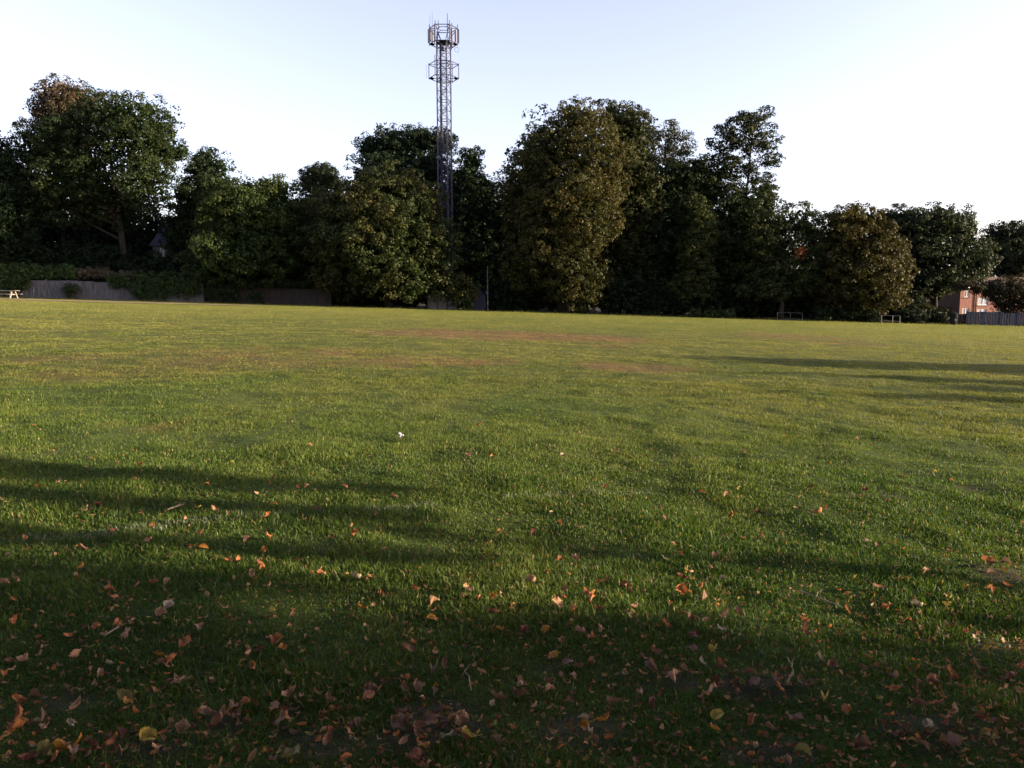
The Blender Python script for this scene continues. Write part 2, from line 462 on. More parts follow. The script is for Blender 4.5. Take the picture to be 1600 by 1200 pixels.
FOL = 0.54
def foliage_mesh(name, ells, leaf=0.34, clump=1.1, dens=1.0, col=(.03, .06, .015), var=.35, tint=None, tint_amt=0.0, inner=0.35, per=80,
                 flat=0.75, accents=(), zmin=None, bough=1.6, fill=2.2, mult=2.5):
    """leaf cards gathered into many small sprays on and inside a union of ellipsoids (cx,cy,cz,rx,ry,rz)"""
    E = np.array(ells, float); E0 = E
    if bough:
        B = []
        for (cx, cy, cz, rx, ry, rz) in E:
            if min(rx, rz) < 1.0: B.append((cx, cy, cz, rx, ry, rz)); continue
            b = min(bough, .55 * min(rx, rz)); p = 1.6
            area = 4 * math.pi * (((rx * ry) ** p + (rx * rz) ** p + (ry * rz) ** p) / 3) ** (1 / p)
            n = int(np.clip(area / (math.pi * b * b) * 1.05, 5, 60))
            k = np.arange(n) + .5; ph = np.arccos(1 - 2 * k / n); th = math.pi * (1 + 5 ** .5) * k + rng.uniform(0, 6)
            for q in range(n):
                d = np.array([math.cos(th[q]) * math.sin(ph[q]), math.sin(th[q]) * math.sin(ph[q]), math.cos(ph[q])]) + rng.normal(size=3) * .16
                f = 1 - b * .72 / np.array([rx, ry, rz]); s = b * rng.uniform(.65, 1.2)
                c = np.array([cx, cy, cz]) + d * np.array([rx, ry, rz]) * np.clip(f, .3, 1) * rng.uniform(.92, 1.05)
                B.append((*c, s * 1.1, s * 1.1, s * .78))
        B = np.array(B)
        deep = np.zeros(len(B), bool)
        for e in E0: deep |= ((((B[:, :3] - e[:3]) / e[3:]) ** 2).sum(1) < .22)
        E = B[~deep]
        clump, per, mult, inner, leaf = clump * .60, per * .46, mult * .42, .12, leaf * .80
    cs, ns = [], []
    for k, (cx, cy, cz, rx, ry, rz) in enumerate(E):
        p = 1.6
        area = 4 * math.pi * (((rx * ry) ** p + (rx * rz) ** p + (ry * rz) ** p) / 3) ** (1 / p)
        n = max(6, int(dens * area / (math.pi * clump ** 2) * mult))
        d = rng.normal(size=(n, 3)); d /= np.linalg.norm(d, axis=1, keepdims=True)
        rad = np.where(rng.random(n) < inner, rng.uniform(.35, .8, n), rng.uniform(.80, 1.04, n))
        c = np.array([cx, cy, cz]) + d * np.array([rx, ry, rz]) * rad[:, None]
        nn = d / np.array([rx, ry, rz]); nn /= np.linalg.norm(nn, axis=1, keepdims=True)
        # drop those buried deep in another ellipsoid
        deep = np.zeros(n, bool)
        for j, e in enumerate(E):
            if j == k: continue
            deep |= ((((c - e[:3]) / e[3:]) ** 2).sum(1) < .38)
        c, nn = c[~deep], nn[~deep]
        cs.append(c); ns.append(nn)
    C0 = np.concatenate(cs); N0 = np.concatenate(ns)
    if zmin is not None:
        k = C0[:, 2] > zmin; C0, N0 = C0[k], N0[k]
    m = len(C0)
    rr = clump * rng.uniform(.45, 1.15, m)
    cnt = np.maximum(8, (per * (rr / clump) ** 2 * rng.uniform(.6, 1.2, m)).astype(int))
    idx = np.repeat(np.arange(m), cnt); n = len(idx)
    d = rng.normal(size=(n, 3)); d /= np.linalg.norm(d, axis=1, keepdims=True)
    d += .35 * N0[idx] + np.array([0, 0, .15]); d /= np.linalg.norm(d, axis=1, keepdims=True)
    rad = rr[idx] * rng.uniform(.35, 1.0, n) ** .6
    pos = C0[idx] + d * rad[:, None] * np.array([1, 1, flat])
    nr = d * 1.0 + rng.normal(size=(n, 3)) * .38 + np.array([0, 0, .25]); nr /= np.linalg.norm(nr, axis=1, keepdims=True)
    base = np.array(col) * FOL
    if tint is not None: tint = np.array(tint) * FOL
    cc = np.ones((m, 1)) * base * (1 + var * (rng.random((m, 1)) - .5) * 1.6)
    if tint is not None:
        f = np.clip(fbm(C0[:, 0] * .35 + C0[:, 1] * .2, C0[:, 2] * .35, 77, 3) * 2 - .55 + rng.normal(size=m) * .2, 0, 1) * tint_amt
        cc = cc * (1 - f[:, None]) + np.array(tint) * f[:, None]
    for (ax, ay, az, ar, ac) in accents:
        k = ((C0 - np.array([ax, ay, az])) ** 2).sum(1) < ar * ar
        cc[k] = np.array(ac) * (.8 + .4 * rng.random((k.sum(), 1)))
    lc = cc[idx] * (1 + var * (rng.random((n, 1)) - .5) * 1.4)
    V, C = leaf_cards(pos, nr, leaf * rng.uniform(.6, 1.3, n), lc)
    if fill:
        # the dense inside of the crown: larger sprays of leaves that close it against the sky
        fp = []
        for (cx, cy, cz, rx, ry, rz) in E0:
            sz = min(.5, rx * .4); k = int(fill * math.pi * rx * rz / (sz * sz * .3))
            d = rng.normal(size=(k, 3)); d /= np.linalg.norm(d, axis=1, keepdims=True)
            fp.append(np.concatenate([np.array([cx, cy, cz]) + d * np.array([rx, ry, rz]) * (rng.random((k, 1)) ** .4) * .74, np.full((k, 1), sz)], 1))
        fp = np.concatenate(fp)
        if zmin is not None: fp = fp[fp[:, 2] > zmin + .3]
        k = len(fp); fn = rng.normal(size=(k, 3)); fn /= np.linalg.norm(fn, axis=1, keepdims=True)
        V2, C2 = leaf_cards(fp[:, :3], fn, fp[:, 3] * rng.uniform(.7, 1.3, k), base * (1 + var * (rng.random((k, 1)) - .5)), .8)
        V = np.concatenate([V, V2]); C = np.concatenate([C, C2]); n += k
    L = np.arange(4 * n)
    me = np_mesh(name, V, L, np.arange(n) * 4, np.full(n, 4), M_LEAF, np.clip(C, 0.002, 1))
    return me, C0, rr

NLEAF = [0]
def tree_world(name, label, cat, base, ells, trunk_r=0.35, group=None, limbs=9, crown_name='crown', **kw):
    base = np.array(base, float)
    root = empty(name, tuple(base), label, cat, group)
    E = np.array(ells, float); E[:, :3] -= base
    me, C0, rr = foliage_mesh(crown_name, E, **kw)
    NLEAF[0] += len(me.polygons)
    link(crown_name, me, root)
    mb = MB()
    top = E[np.argmax(E[:, 2])]
    ctr = E[:, :3].mean(0); zt = top[2] + top[5] * .35
    k = 7
    pts = []
    for t in np.linspace(0, 1, k):
        s = t ** 1.4
        pts.append((top[0] * s + (1 - s) * 0 + .15 * math.sin(3 * t + base[0]), top[1] * s + .15 * math.cos(4 * t), -0.15 + (zt + .15) * t))
    rad = [trunk_r * (1.35 if t == 0 else (1 - .88 * t ** .8)) for t in np.linspace(0, 1, k)]
    mb.tube(pts, rad, 8)
    ends = [e[:3] for e in E] + [C0[j] for j in rng.choice(len(C0), min(limbs * 2, len(C0)), replace=False)]
    for e in ends:
        t = min(.9, max(.18, (e[2] - .22 * np.hypot(e[0], e[1]) - 1.0) / max(zt, 1)))
        j = t * (k - 1); i0 = int(j); fr = j - i0
        p0 = np.array(pts[i0]) * (1 - fr) + np.array(pts[min(i0 + 1, k - 1)]) * fr
        L = np.linalg.norm(e - p0)
        if L < .6: continue
        m1 = p0 * .6 + e * .4 + np.array([0, 0, .10 * L]) + rng.normal(size=3) * .05 * L
        m2 = p0 * .25 + e * .75 + np.array([0, 0, .08 * L]) + rng.normal(size=3) * .05 * L
        r0 = trunk_r * (1 - .8 * t) * .5
        mb.tube([p0, m1, m2, e], [r0, r0 * .7, r0 * .45, r0 * .15], 5)
    mb.build('trunk', M_BARK, root, smooth_=True)
    return root

def tree(name, label, tpx, D, ells, group='trees along the far edge of the field', cat='tree', ryf=.95, base_D=None, **kw):
    """ells: (px, py, rpx, rpy[, dy]) read as an outline at depth D metres and given real depth"""
    W = []
    for e in ells:
        dy = e[4] if len(e) > 4 else 0.0
        d = D + dy
        c = P(e[0], e[1], d)
        rx = e[2] * d / F; rz = e[3] * d / F
        W.append((c[0], c[1], c[2], rx, min(max(rx, rz * .6) * ryf, 6.5), rz))
    bx = X(tpx, D); bd = D
    return tree_world(name, label, cat, (bx, bd, float(ground_z(bx, bd))), W, group=group, **kw)

G_DK = (.022, .045, .014); G_MID = (.034, .062, .016); G_LT = (.05, .082, .02); OLV = (.07, .072, .018); BRN = (.12, .07, .022)

# --- left group
tree('oak_tree', 'broad dark oak, the tallest tree on the left, with visible forked trunk', 205, 95,
     [(215, 205, 55, 62, -2), (165, 190, 50, 48), (110, 215, 52, 42), (60, 245, 40, 50), (225, 275, 48, 50, -3), (130, 270, 55, 50, -2),
      (85, 310, 50, 45), (252, 222, 28, 45), (180, 320, 60, 40, 2), (275, 240, 16, 14)],
     trunk_r=.55, limbs=14, col=(.03, .055, .016), leaf=.36, clump=1.15, tint=(.07, .085, .022), tint_amt=.5, dens=.85, inner=.3, fill=1.3)
tree('maple_tree', 'rusty brown leaved tree top rising behind the tall dark oak on the left', 105, 106,
     [(100, 158, 44, 32), (70, 175, 26, 22), (125, 165, 28, 28), (100, 230, 50, 60)],
     trunk_r=.4, col=(.12, .094, .060), leaf=.34, clump=1.0, dens=.7, tint=(.15, .108, .066), tint_amt=.6)
tree('broadleaf_tree', 'dark green tree cut off by the left edge of the photo', 5, 93,
     [(0, 262, 32, 58), (-30, 300, 50, 70), (20, 330, 42, 60), (-10, 390, 60, 45)], trunk_r=.4, col=(.026, .05, .02), dens=.95)
tree('broadleaf_tree', 'loose crowned dark tree in the gap right of the tall oak on the left', 325, 100,
     [(325, 265, 36, 34), (305, 310, 42, 45), (345, 310, 40, 45), (325, 350, 60, 60), (290, 370, 40, 50)], trunk_r=.35, col=(.032, .058, .022), dens=.85)
tree('broadleaf_tree', 'rounded bright green tree overhanging the dark fence, left of the big dome shaped chestnut', 390, 89.5,
     [(385, 335, 55, 55, -1), (350, 370, 42, 60, -1), (425, 365, 42, 50, -1), (390, 400, 70, 42, -1.5), (420, 305, 40, 30, 1), (355, 310, 35, 28, 1), (455, 345, 32, 45, 2), (330, 420, 40, 30)],
     trunk_r=.32, col=(.042, .075, .018), leaf=.36, tint=(.09, .11, .025), tint_amt=.6, dens=1.0)
# --- middle-left
tree('pine_tree', 'small rounded pale pine top left of the dome shaped chestnut', 500, 103,
     [(500, 272, 28, 20), (482, 285, 18, 16), (517, 282, 18, 18), (500, 320, 40, 34), (480, 370, 50, 60)], trunk_r=.3, col=(.045, .065, .028), leaf=.26, clump=.75, per=80)
tree('chestnut_tree', 'large dome shaped chestnut with olive tinged leaves left of the lattice mast', 610, 90,
     [(600, 300, 60, 40, 0), (555, 330, 62, 50, -1), (640, 325, 52, 46, -1), (600, 370, 85, 60, -3), (535, 390, 60, 55, -1), (672, 385, 46, 52, -2),
      (600, 425, 70, 42, -3.5), (540, 435, 50, 34, -1), (665, 430, 42, 36, -2), (640, 445, 30, 24, -3), (500, 380, 40, 60, 2), (705, 450, 26, 26, -1.5), (722, 455, 18, 24, -1)],
     trunk_r=.5, limbs=14, col=(.042, .066, .018), leaf=.36, clump=1.05, tint=(.11, .092, .025), tint_amt=.65, dens=1.0, inner=.25)
tree('broadleaf_tree', 'dark bushy tree standing behind the lattice mast', 640, 110,
     [(585, 232, 30, 24), (620, 225, 36, 26), (655, 220, 34, 24), (690, 222, 24, 22), (610, 265, 60, 40), (670, 268, 42, 34), (640, 330, 80, 60), (700, 340, 50, 70)],
     trunk_r=.4, col=(.026, .05, .024), clump=1.0, dens=.95)
tree('broadleaf_tree', 'slim tree with a pale green tip right of the lattice mast', 735, 107,
     [(738, 252, 17, 22), (728, 280, 26, 26), (748, 300, 32, 34), (730, 350, 46, 60), (765, 350, 34, 60), (750, 420, 60, 60)],
     trunk_r=.28, col=(.032, .058, .022), clump=.9, dens=.9)
# --- centre-right
tree('lime_tree', 'very tall lime with golden olive foliage, tallest of the trees right of the mast', 880, 91,
     [(905, 190, 42, 36, 0), (870, 225, 48, 46, 0), (925, 245, 50, 55, -2), (850, 275, 50, 55, 0), (900, 310, 62, 62, -3), (840, 345, 48, 62, 0),
      (925, 345, 48, 50, -3), (880, 390, 62, 55, -2), (830, 415, 44, 48, 0), (905, 430, 44, 36, -3), (950, 300, 34, 45, 0), (890, 455, 50, 30, -1), (800, 300, 24, 40, 3)],
     trunk_r=.6, limbs=16, col=(.06, .066, .018), leaf=.34, clump=1.0, tint=(.13, .105, .028), tint_amt=.65, dens=.82, inner=.25, fill=1.2, bough=1.9)
tree('lime_tree', 'tall greyer green lime leaning against the right side of the tallest golden lime', 985, 95,
     [(965, 195, 42, 38, 1), (990, 215, 36, 42), (985, 265, 44, 55, 0), (1000, 315, 34, 55, -1), (965, 340, 40, 55, -1), (985, 385, 40, 45, -1), (960, 420, 46, 45, 0), (1000, 440, 40, 40)],
     trunk_r=.45, col=(.045, .06, .02), leaf=.34, clump=1.0, tint=(.08, .08, .025), tint_amt=.6, dens=.9)
tree('birch_tree', 'pale thin crowned tree behind, just right of the two tall limes', 1040, 106,
     [(1040, 215, 30, 22), (1062, 228, 20, 22), (1020, 235, 26, 30), (1045, 262, 32, 30), (1050, 330, 40, 60)], trunk_r=.25, col=(.06, .07, .036), leaf=.26, clump=.8, dens=.8, per=50, bough=0, fill=.3)
tree('broadleaf_tree', 'dark tree filling the gap between the limes and the tall open pine', 1060, 96,
     [(1050, 300, 46, 50), (1085, 275, 36, 32), (1110, 290, 30, 45), (1060, 370, 60, 55), (1030, 420, 55, 55), (1110, 370, 40, 60), (1100, 440, 60, 50)], trunk_r=.35, col=(.03, .052, .018), dens=.95)
tree('cypress_tree', 'narrow yellow green conifer in front of the dark trees right of the limes', 1092, 90,
     [(1090, 330, 16, 26), (1096, 355, 24, 28), (1088, 385, 30, 30), (1092, 415, 32, 32), (1080, 445, 36, 30)], trunk_r=.22, col=(.06, .078, .02), leaf=.28, clump=.7, per=70)
tree('pine_tree', 'tall open crowned pine with bare upper trunk showing against the sky', 1152, 95,
     [(1180, 185, 26, 18), (1150, 200, 26, 16), (1198, 215, 20, 20), (1130, 225, 24, 14), (1170, 225, 26, 20), (1205, 250, 18, 16), (1120, 248, 18, 10), (1150, 262, 30, 18), (1190, 285, 22, 16), (1195, 300, 16, 12), (1140, 300, 30, 26)],
     trunk_r=.34, limbs=16, col=(.045, .06, .026), leaf=.27, clump=.75, dens=1.0, per=50, inner=.4, bough=0, fill=.25, flat=.42)
tree('broadleaf_tree', 'green tree at the foot of the tall open pine', 1160, 93,
     [(1160, 340, 46, 44), (1130, 380, 48, 50), (1185, 375, 36, 50), (1150, 430, 60, 50), (1195, 320, 20, 30)], trunk_r=.35, col=(.036, .06, .018), dens=.9)
MPL = [(1225, 350, 30, 30), (1255, 350, 24, 32), (1200, 390, 34, 36), (1245, 385, 32, 34), (1215, 430, 42, 28), (1250, 440, 24, 24), (1190, 450, 36, 20), (1265, 365, 16, 22)]
o1 = P(1252, 394, 87.3); o2 = P(1221, 443, 86.2); o3 = P(1226, 396, 86.8)
tb = np.array([X(1220, 88.5), 88.5, float(ground_z(X(1220, 88.5), 88.5))])
tree('maple_tree', 'sparse green maple with two bright orange clumps of leaves', 1220, 88.5, MPL, trunk_r=.28, col=(.045, .064, .02), leaf=.33, clump=.95, dens=.75, limbs=14, fill=.8, bough=1.2,
     tint=(.08, .085, .02), tint_amt=.5,
     accents=[(*(o1 - tb), 1.0, (.25, .085, .03)), (*(o2 - tb), .55, (.28, .12, .025)), (*(o3 - tb), .5, (.24, .12, .03))])
tree('chestnut_tree', 'rounded chestnut turning brown on its sunny right side, left of the brick house', 1345, 88.5,
     [(1330, 350, 44, 30, 0), (1365, 350, 26, 26, -1), (1320, 395, 46, 45, 0), (1372, 395, 38, 46, -1), (1345, 435, 56, 42, -1), (1392, 430, 28, 36, -1), (1380, 462, 36, 22, -2), (1310, 450, 46, 36, 1), (1400, 405, 18, 30, 0)],
     trunk_r=.4, limbs=12, col=(.062, .060, .018), leaf=.34, clump=.95, tint=(.115, .096, .024), tint_amt=.7, dens=1.0, inner=.25)
tree('oak_tree', 'dark green oak behind the brown chestnut, left of the brick house', 1460, 99,
     [(1420, 350, 46, 28), (1465, 348, 44, 30), (1500, 360, 32, 34), (1440, 390, 56, 40), (1500, 400, 46, 38), (1525, 415, 28, 26), (1450, 435, 50, 34), (1488, 436, 26, 18), (1395, 350, 26, 26), (1420, 450, 40, 30)],
     trunk_r=.45, limbs=14, col=(.04, .06, .028), leaf=.34, clump=1.0, dens=.8)
tree('oak_tree', 'distant dark tree above the house roof at the right edge', 1580, 125,
     [(1565, 368, 26, 22), (1595, 370, 30, 24), (1550, 390, 26, 18), (1590, 400, 52, 30), (1625, 390, 32, 40), (1590, 425, 46, 25)], trunk_r=.4, col=(.034, .05, .026), leaf=.38, clump=1.1, dens=1.0)
tree('hawthorn_tree', 'dark drooping tree hanging in front of the brick house', 1585, 93,
     [(1575, 452, 30, 18), (1605, 455, 34, 26), (1550, 450, 22, 10), (1518, 447, 24, 8), (1558, 464, 18, 13), (1540, 452, 20, 9), (1568, 476, 16, 14), (1590, 478, 26, 18), (1620, 470, 30, 24)], trunk_r=.2, col=(.045, .042, .022), leaf=.22, clump=.6, dens=.75, per=50, bough=0, fill=.8)
# --- background trees that close the wood behind the front row
bk = [(40, 330, 70, 90, 108), (160, 350, 80, 80, 110), (250, 380, 60, 60, 108), (430, 370, 70, 70, 108), (560, 380, 80, 90, 112), (760, 400, 70, 90, 112), (840, 330, 60, 150, 108),
      (960, 350, 80, 130, 110), (1060, 370, 70, 110, 112), (1180, 400, 70, 80, 110), (1290, 410, 60, 70, 108), (1390, 420, 60, 70, 112)]
wh = ['far left', 'behind the tall left oak', 'behind the loose crowned tree on the left', 'behind the bright green tree', 'behind the dome shaped chestnut', 'in the dark gap left of the tallest lime',
      'behind the tallest lime', 'behind the greyer lime', 'behind the narrow conifer', 'behind the tall open pine', 'behind the brown chestnut, on its left', 'behind the brown chestnut, on its right']
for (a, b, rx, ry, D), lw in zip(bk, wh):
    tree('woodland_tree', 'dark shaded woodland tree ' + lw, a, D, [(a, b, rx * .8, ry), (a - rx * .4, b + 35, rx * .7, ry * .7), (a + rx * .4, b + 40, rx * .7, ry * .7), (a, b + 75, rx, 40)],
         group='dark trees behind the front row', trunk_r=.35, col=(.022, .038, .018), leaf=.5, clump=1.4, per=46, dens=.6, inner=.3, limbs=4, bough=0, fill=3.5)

# ------------------------------------------------------------------ shrubs under the trees
def shrub(name, label, px0, px1, pytop, D, depth=2.0, n=None, group='shrubs under the trees', cat='shrub', col=(.024, .042, .016), leaf=.24, stem=True, dens=1.0, base_off=0.0, **kw):
    cx = (px0 + px1) / 2; bx = X(cx, D); gz0 = float(ground_z(bx, D)) + base_off
    hw = (px1 - px0) / 2 * D / F
    zt = P(cx, pytop, D)[2] - gz0
    root = empty(name, (bx, D, gz0), label, cat, group)
    k = n or max(2, int(hw * 2 / (zt * .8)))
    E = []
    for j in range(k):
        t = (j + .5) / k * 2 - 1
        hh = zt * random.uniform(.82, 1.0)
        E.append((t * hw * (1 - .5 / k), random.uniform(-.2, .2), hh * .48, hw / k * 1.25, depth * random.uniform(.8, 1.1), hh * .54))
    me, C0, _ = foliage_mesh('foliage', E, leaf=leaf, clump=.5, per=44, col=col, dens=dens, zmin=.1, bough=0, fill=2.5, **kw)
    NLEAF[0] += len(me.polygons)
    link('foliage', me, root)
    if stem:
        for e in E:
            mb = MB(); ex = e[0] + random.uniform(-.4, .4) * e[3]
            mb.tube([(e[0] + random.uniform(-.1, .1), e[1], -.1), (ex, e[1] + random.uniform(-.2, .2), e[2] + e[5] * .5)], [.05, .015], 5)
            mb.build('stem', M_BARK, root)
    return root

shrub('shrub', 'dark laurel mass under the dome shaped chestnut', 515, 728, 440, 93, 2.5)
shrub('shrub', 'low dark bush between the grey panel and the blue grey shed', 712, 736, 462, 88, .9, n=1, col=(.045, .07, .02))
shrub('shrub', 'dark undergrowth behind the thin tall pole', 755, 850, 430, 92.5, 2.0)
shrub('shrub', 'dark undergrowth at the foot of the tallest lime', 810, 945, 432, 93, 2.0, col=(.03, .045, .016))
shrub('shrub', 'dark undergrowth at the foot of the greyer lime', 930, 1040, 430, 92, 2.0)
shrub('shrub', 'tall dark bush at the foot of the narrow conifer', 1010, 1130, 425, 91, 2.0)
shrub('shrub', 'brighter low scrub spilling onto the grass below the narrow conifer', 1075, 1145, 484, 87.8, .8, col=(.05, .075, .022))
shrub('shrub', 'dark undergrowth below the maple with orange clumps', 1115, 1235, 440, 92, 2.0)
shrub('shrub', 'dark undergrowth left of the brown chestnut', 1210, 1310, 445, 92, 2.0)
shrub('shrub', 'low green bush beside the right hand metal barrier, on its left', 1265, 1372, 478, 88.5, 1.2, col=(.032, .05, .02))
shrub('shrub', 'dark undergrowth below the brown chestnut', 1290, 1440, 455, 93, 2.0)
shrub('shrub', 'rounded dark bush right of the right hand metal barrier', 1398, 1444, 484, 88.5, 1.3, n=2, col=(.026, .042, .02))
shrub('hedge', 'clipped dark hedge left of the black bin', 1438, 1488, 486, 90, 1.0, cat='hedge', group='hedges', col=(.018, .03, .014))
shrub('shrub', 'sunlit shrub with yellow green leaves behind the dark hedge', 1425, 1450, 470, 92, 1.0, n=1, col=(.085, .09, .025))
shrub('shrub', 'pale dry shrub behind the dark hedge', 1450, 1482, 478, 94, 1.0, n=2, col=(.11, .085, .045))
shrub('shrub', 'dark undergrowth beneath the left edge tree', -40, 70, 385, 94, 2.0)
shrub('shrub', 'dark undergrowth beneath the tall left oak', 55, 215, 372, 94.5, 2.0)
shrub('shrub', 'dark undergrowth in the gap right of the tall left oak', 205, 330, 390, 94, 2.0)
shrub('shrub', 'dark undergrowth beneath the bright green tree', 310, 520, 400, 92, 2.0)

# ------------------------------------------------------------------ left garden fence with hedge and ivy
def board_fence(name, label, x0, x1, Y, hgt, mat, panel_w=1.83, board=.15, post_mat=None, group=None, taper=None):
    zc = float(ground_z(x0, Y))
    root = empty(name, (x0, Y, 0), label, 'fence', group)
    n = max(1, int(round((x1 - x0) / panel_w))); pw = (x1 - x0) / n
    for k in range(n):
        mb = MB(); a = k * pw + .05; b = (k + 1) * pw - .05
        g = float(ground_z(x0 + (a + b) / 2, Y))
        hk = hgt + random.uniform(-.06, .06)
        m = int((b - a) / board); bw = (b - a) / m
        for j in range(m):
            hh = hk + random.uniform(-.015, .015)
            mb.box((a + (j + .5) * bw, random.uniform(-.008, .008) - .02 * (j % 2), g + hh / 2 + .03), (bw * .96, .018, hh - .02), ry=random.uniform(-.008, .008))
        for zz in (.3, hk * .55, hk - .25):
            mb.box(((a + b) / 2, .045, g + zz), (b - a, .05, .08))
        mb.build('fence_panel', mat, root)
    for k in range(n + 1):
        mb = MB(); g = float(ground_z(x0 + k * pw, Y))
        mb.box((k * pw, .0, g + hgt / 2 + .02), (.095, .095, hgt + .1))
        mb.build('fence_post', post_mat or mat, root)
    return root
board_fence('board_fence', 'weathered grey board fence half hidden by ivy on the left', X(-25, 88), X(318, 88), 88.6, 2.05, M_WOOD)
board_fence('board_fence', 'dark brown board fence under the overhanging bright green tree', X(322, 88), X(516, 88), 88.9, 1.95, M_DARKWOOD)
board_fence('board_fence', 'blue grey board fence in front of the brick house', X(1508, 88), X(1640, 88), 88.0, 1.52, M_BLUEWOOD)
def ivy(name, label, parts, D, cat, group=None, col=(.035, .058, .018), leaf=.15, dens=1.0):
    """parts: (px0, px1, pytop, pybottom) boxes of growth lying over the fence"""
    E = []
    c0 = parts[0]; bx = X((c0[0] + c0[1]) / 2, D)
    gz0 = float(ground_z(bx, D))
    for (a, b, t, u) in parts:
        n = max(1, int((b - a) / 14))
        for j in range(n):
            p = P(a + (j + .5) * (b - a) / n, (t + u) / 2, D)
            hz = (u - t) / 2 * D / F
            E.append((p[0] - bx, random.uniform(-.1, .1), p[2] - gz0, (b - a) / n / 2 * D / F * 1.25, .42, hz * random.uniform(.92, 1.08)))
    root = empty(name, (bx, D, gz0), label, cat, group)
    me, C0, _ = foliage_mesh('foliage', E, leaf=leaf, clump=.34, per=36, col=tuple(2.0 * q for q in col), dens=dens, zmin=-.1, inner=.3, bough=0, fill=1.0)
    NLEAF[0] += len(me.polygons)
    link('foliage', me, root)
    for j in rng.choice(len(C0), 6):
        mb = MB(); mb.tube([(C0[j][0] + .2, .1, 0), (C0[j][0], 0, C0[j][2] * .5), C0[j]], [.03, .02, .008], 5)
        mb.build('stem', M_BARK, root)
    return root
ivy('hedge', 'long green hedge top growing over the left end of the weathered fence', [(-20, 60, 411, 436), (55, 118, 414, 436)], 88.9, 'hedge', 'hedges', col=(.045, .075, .022), leaf=.17)
ivy('ivy', 'ivy hanging to the ground behind the picnic table', [(-2, 34, 428, 462), (20, 46, 430, 452)], 88.2, 'ivy', 'ivy on the fence')
ivy('hedge', 'dry brown hedge strip above the weathered fence', [(115, 175, 419, 434), (165, 215, 424, 436)], 89.2, 'hedge', 'hedges', col=(.10, .08, .055), leaf=.14)
ivy('ivy', 'wide ivy mass covering the right half of the weathered fence', [(170, 225, 428, 452), (215, 312, 424, 468), (205, 240, 450, 468)], 88.2, 'ivy', 'ivy on the fence')
ivy('ivy', 'small round bush of ivy at the foot of the bare weathered boards', [(100, 122, 444, 463)], 88.1, 'ivy', 'ivy on the fence', col=(.035, .05, .018))
ivy('ivy', 'dark ivy creeping over the brown fence below the bright green tree', [(320, 370, 440, 470), (390, 410, 455, 472), (370, 480, 438, 450)], 88.3, 'ivy', 'ivy on the fence', col=(.022, .036, .014))

# ------------------------------------------------------------------ small structures along the edge
def gz(x, y): return float(ground_z(x, y))

def sheet_panel():
    D = 88.2; x = X(692, D); g = gz(x, D)
    r = empty('panel_fence', (x, D, g), 'short grey brown panel fence under the right side of the dome shaped chestnut', 'fence')
    w = 46 * D / F
    mb = MB()
    for k in range(3):
        mb.box((-w / 2 + w / 6 + k * w / 3, 0, .9), (w / 3 - .12, .04, 1.7)); 
    mb.build('fence_panel', M_CONC, r)
    for k in range(4):
        mb = MB(); mb.box((-w / 2 + k * w / 3, 0, .95), (.11, .11, 1.95)); mb.build('fence_post', M_DARKWOOD, r)
sheet_panel()

def shed():
    D = 90.5; x = X(748, D); g = gz(x, D)
    r = empty('garden_shed', (x, D, g), 'small blue grey shed in the dark gap left of the thin tall pole', 'shed')
    w, d, h = 1.6, 1.5, 1.85
    mb = MB()
    for k in range(10):
        mb.box((-w / 2 + (k + .5) * w / 10, -d / 2 - .006 * (k % 2), h / 2), (w / 10 - .008, .025, h))
        mb.box((-w / 2, -d / 2 + (k + .5) * d / 10 + .03, h / 2), (.025, d / 10 - .008, h)); mb.box((w / 2, -d / 2 + (k + .5) * d / 10 + .03, h / 2), (.025, d / 10 - .008, h))
    mb.add([(-w / 2, -d / 2 - .004, h + .02), (w / 2, -d / 2 - .004, h + .02), (0, -d / 2 - .004, h + 1.0)], [(0, 1, 2)])
    mb.build('wall', M_BLUEWOOD, r)
    mb = MB()
    for s in (-1, 1):
        mb.add([(0, -d / 2 - .15, h + 1.05), (0, d / 2 + .1, h + 1.05), (s * (w / 2 + .15), d / 2 + .1, h - .1), (s * (w / 2 + .15), -d / 2 - .15, h - .1)], [(0, 1, 2, 3)])
        mb.add([(0, -d / 2 - .15, h + .98), (0, d / 2 + .1, h + .98), (s * (w / 2 + .15), d / 2 + .1, h - .17), (s * (w / 2 + .15), -d / 2 - .15, h - .17)], [(3, 2, 1, 0)])
    mb.build('roof', M_DARKWOOD, r)
    mb = MB(); mb.box((-.1, -d / 2 - .035, .88), (.72, .03, 1.7)); dr = mb.build('door', M_BLUEWOOD, r)
    mb = MB(); mb.box((.2, -d / 2 - .065, .9), (.04, .03, .14)); mb.build('handle', M_BLACK, dr)
shed()

def pole():
    D = 87.6; x = X(762, D); g = gz(x, D); h = 5.0
    r = empty('pole', (x, D, g), 'thin tall grey pole standing at the field edge right of the shed', 'pole')
    mb = MB(); mb.tube([(0, 0, -.2), (0, 0, h)], [.075, .06], 10); mb.build('shaft', M_RAIL, r)
    mb = MB(); mb.tube([(0, 0, h), (0, 0, h + .05)], [.07, .04], 10); mb.build('cap', M_DARKSTEEL, r)
    mb = MB(); mb.box((-.09, -.07, 2.1), (.16, .12, .3)); mb.build('clamp_box', M_STEEL, r)
pole()

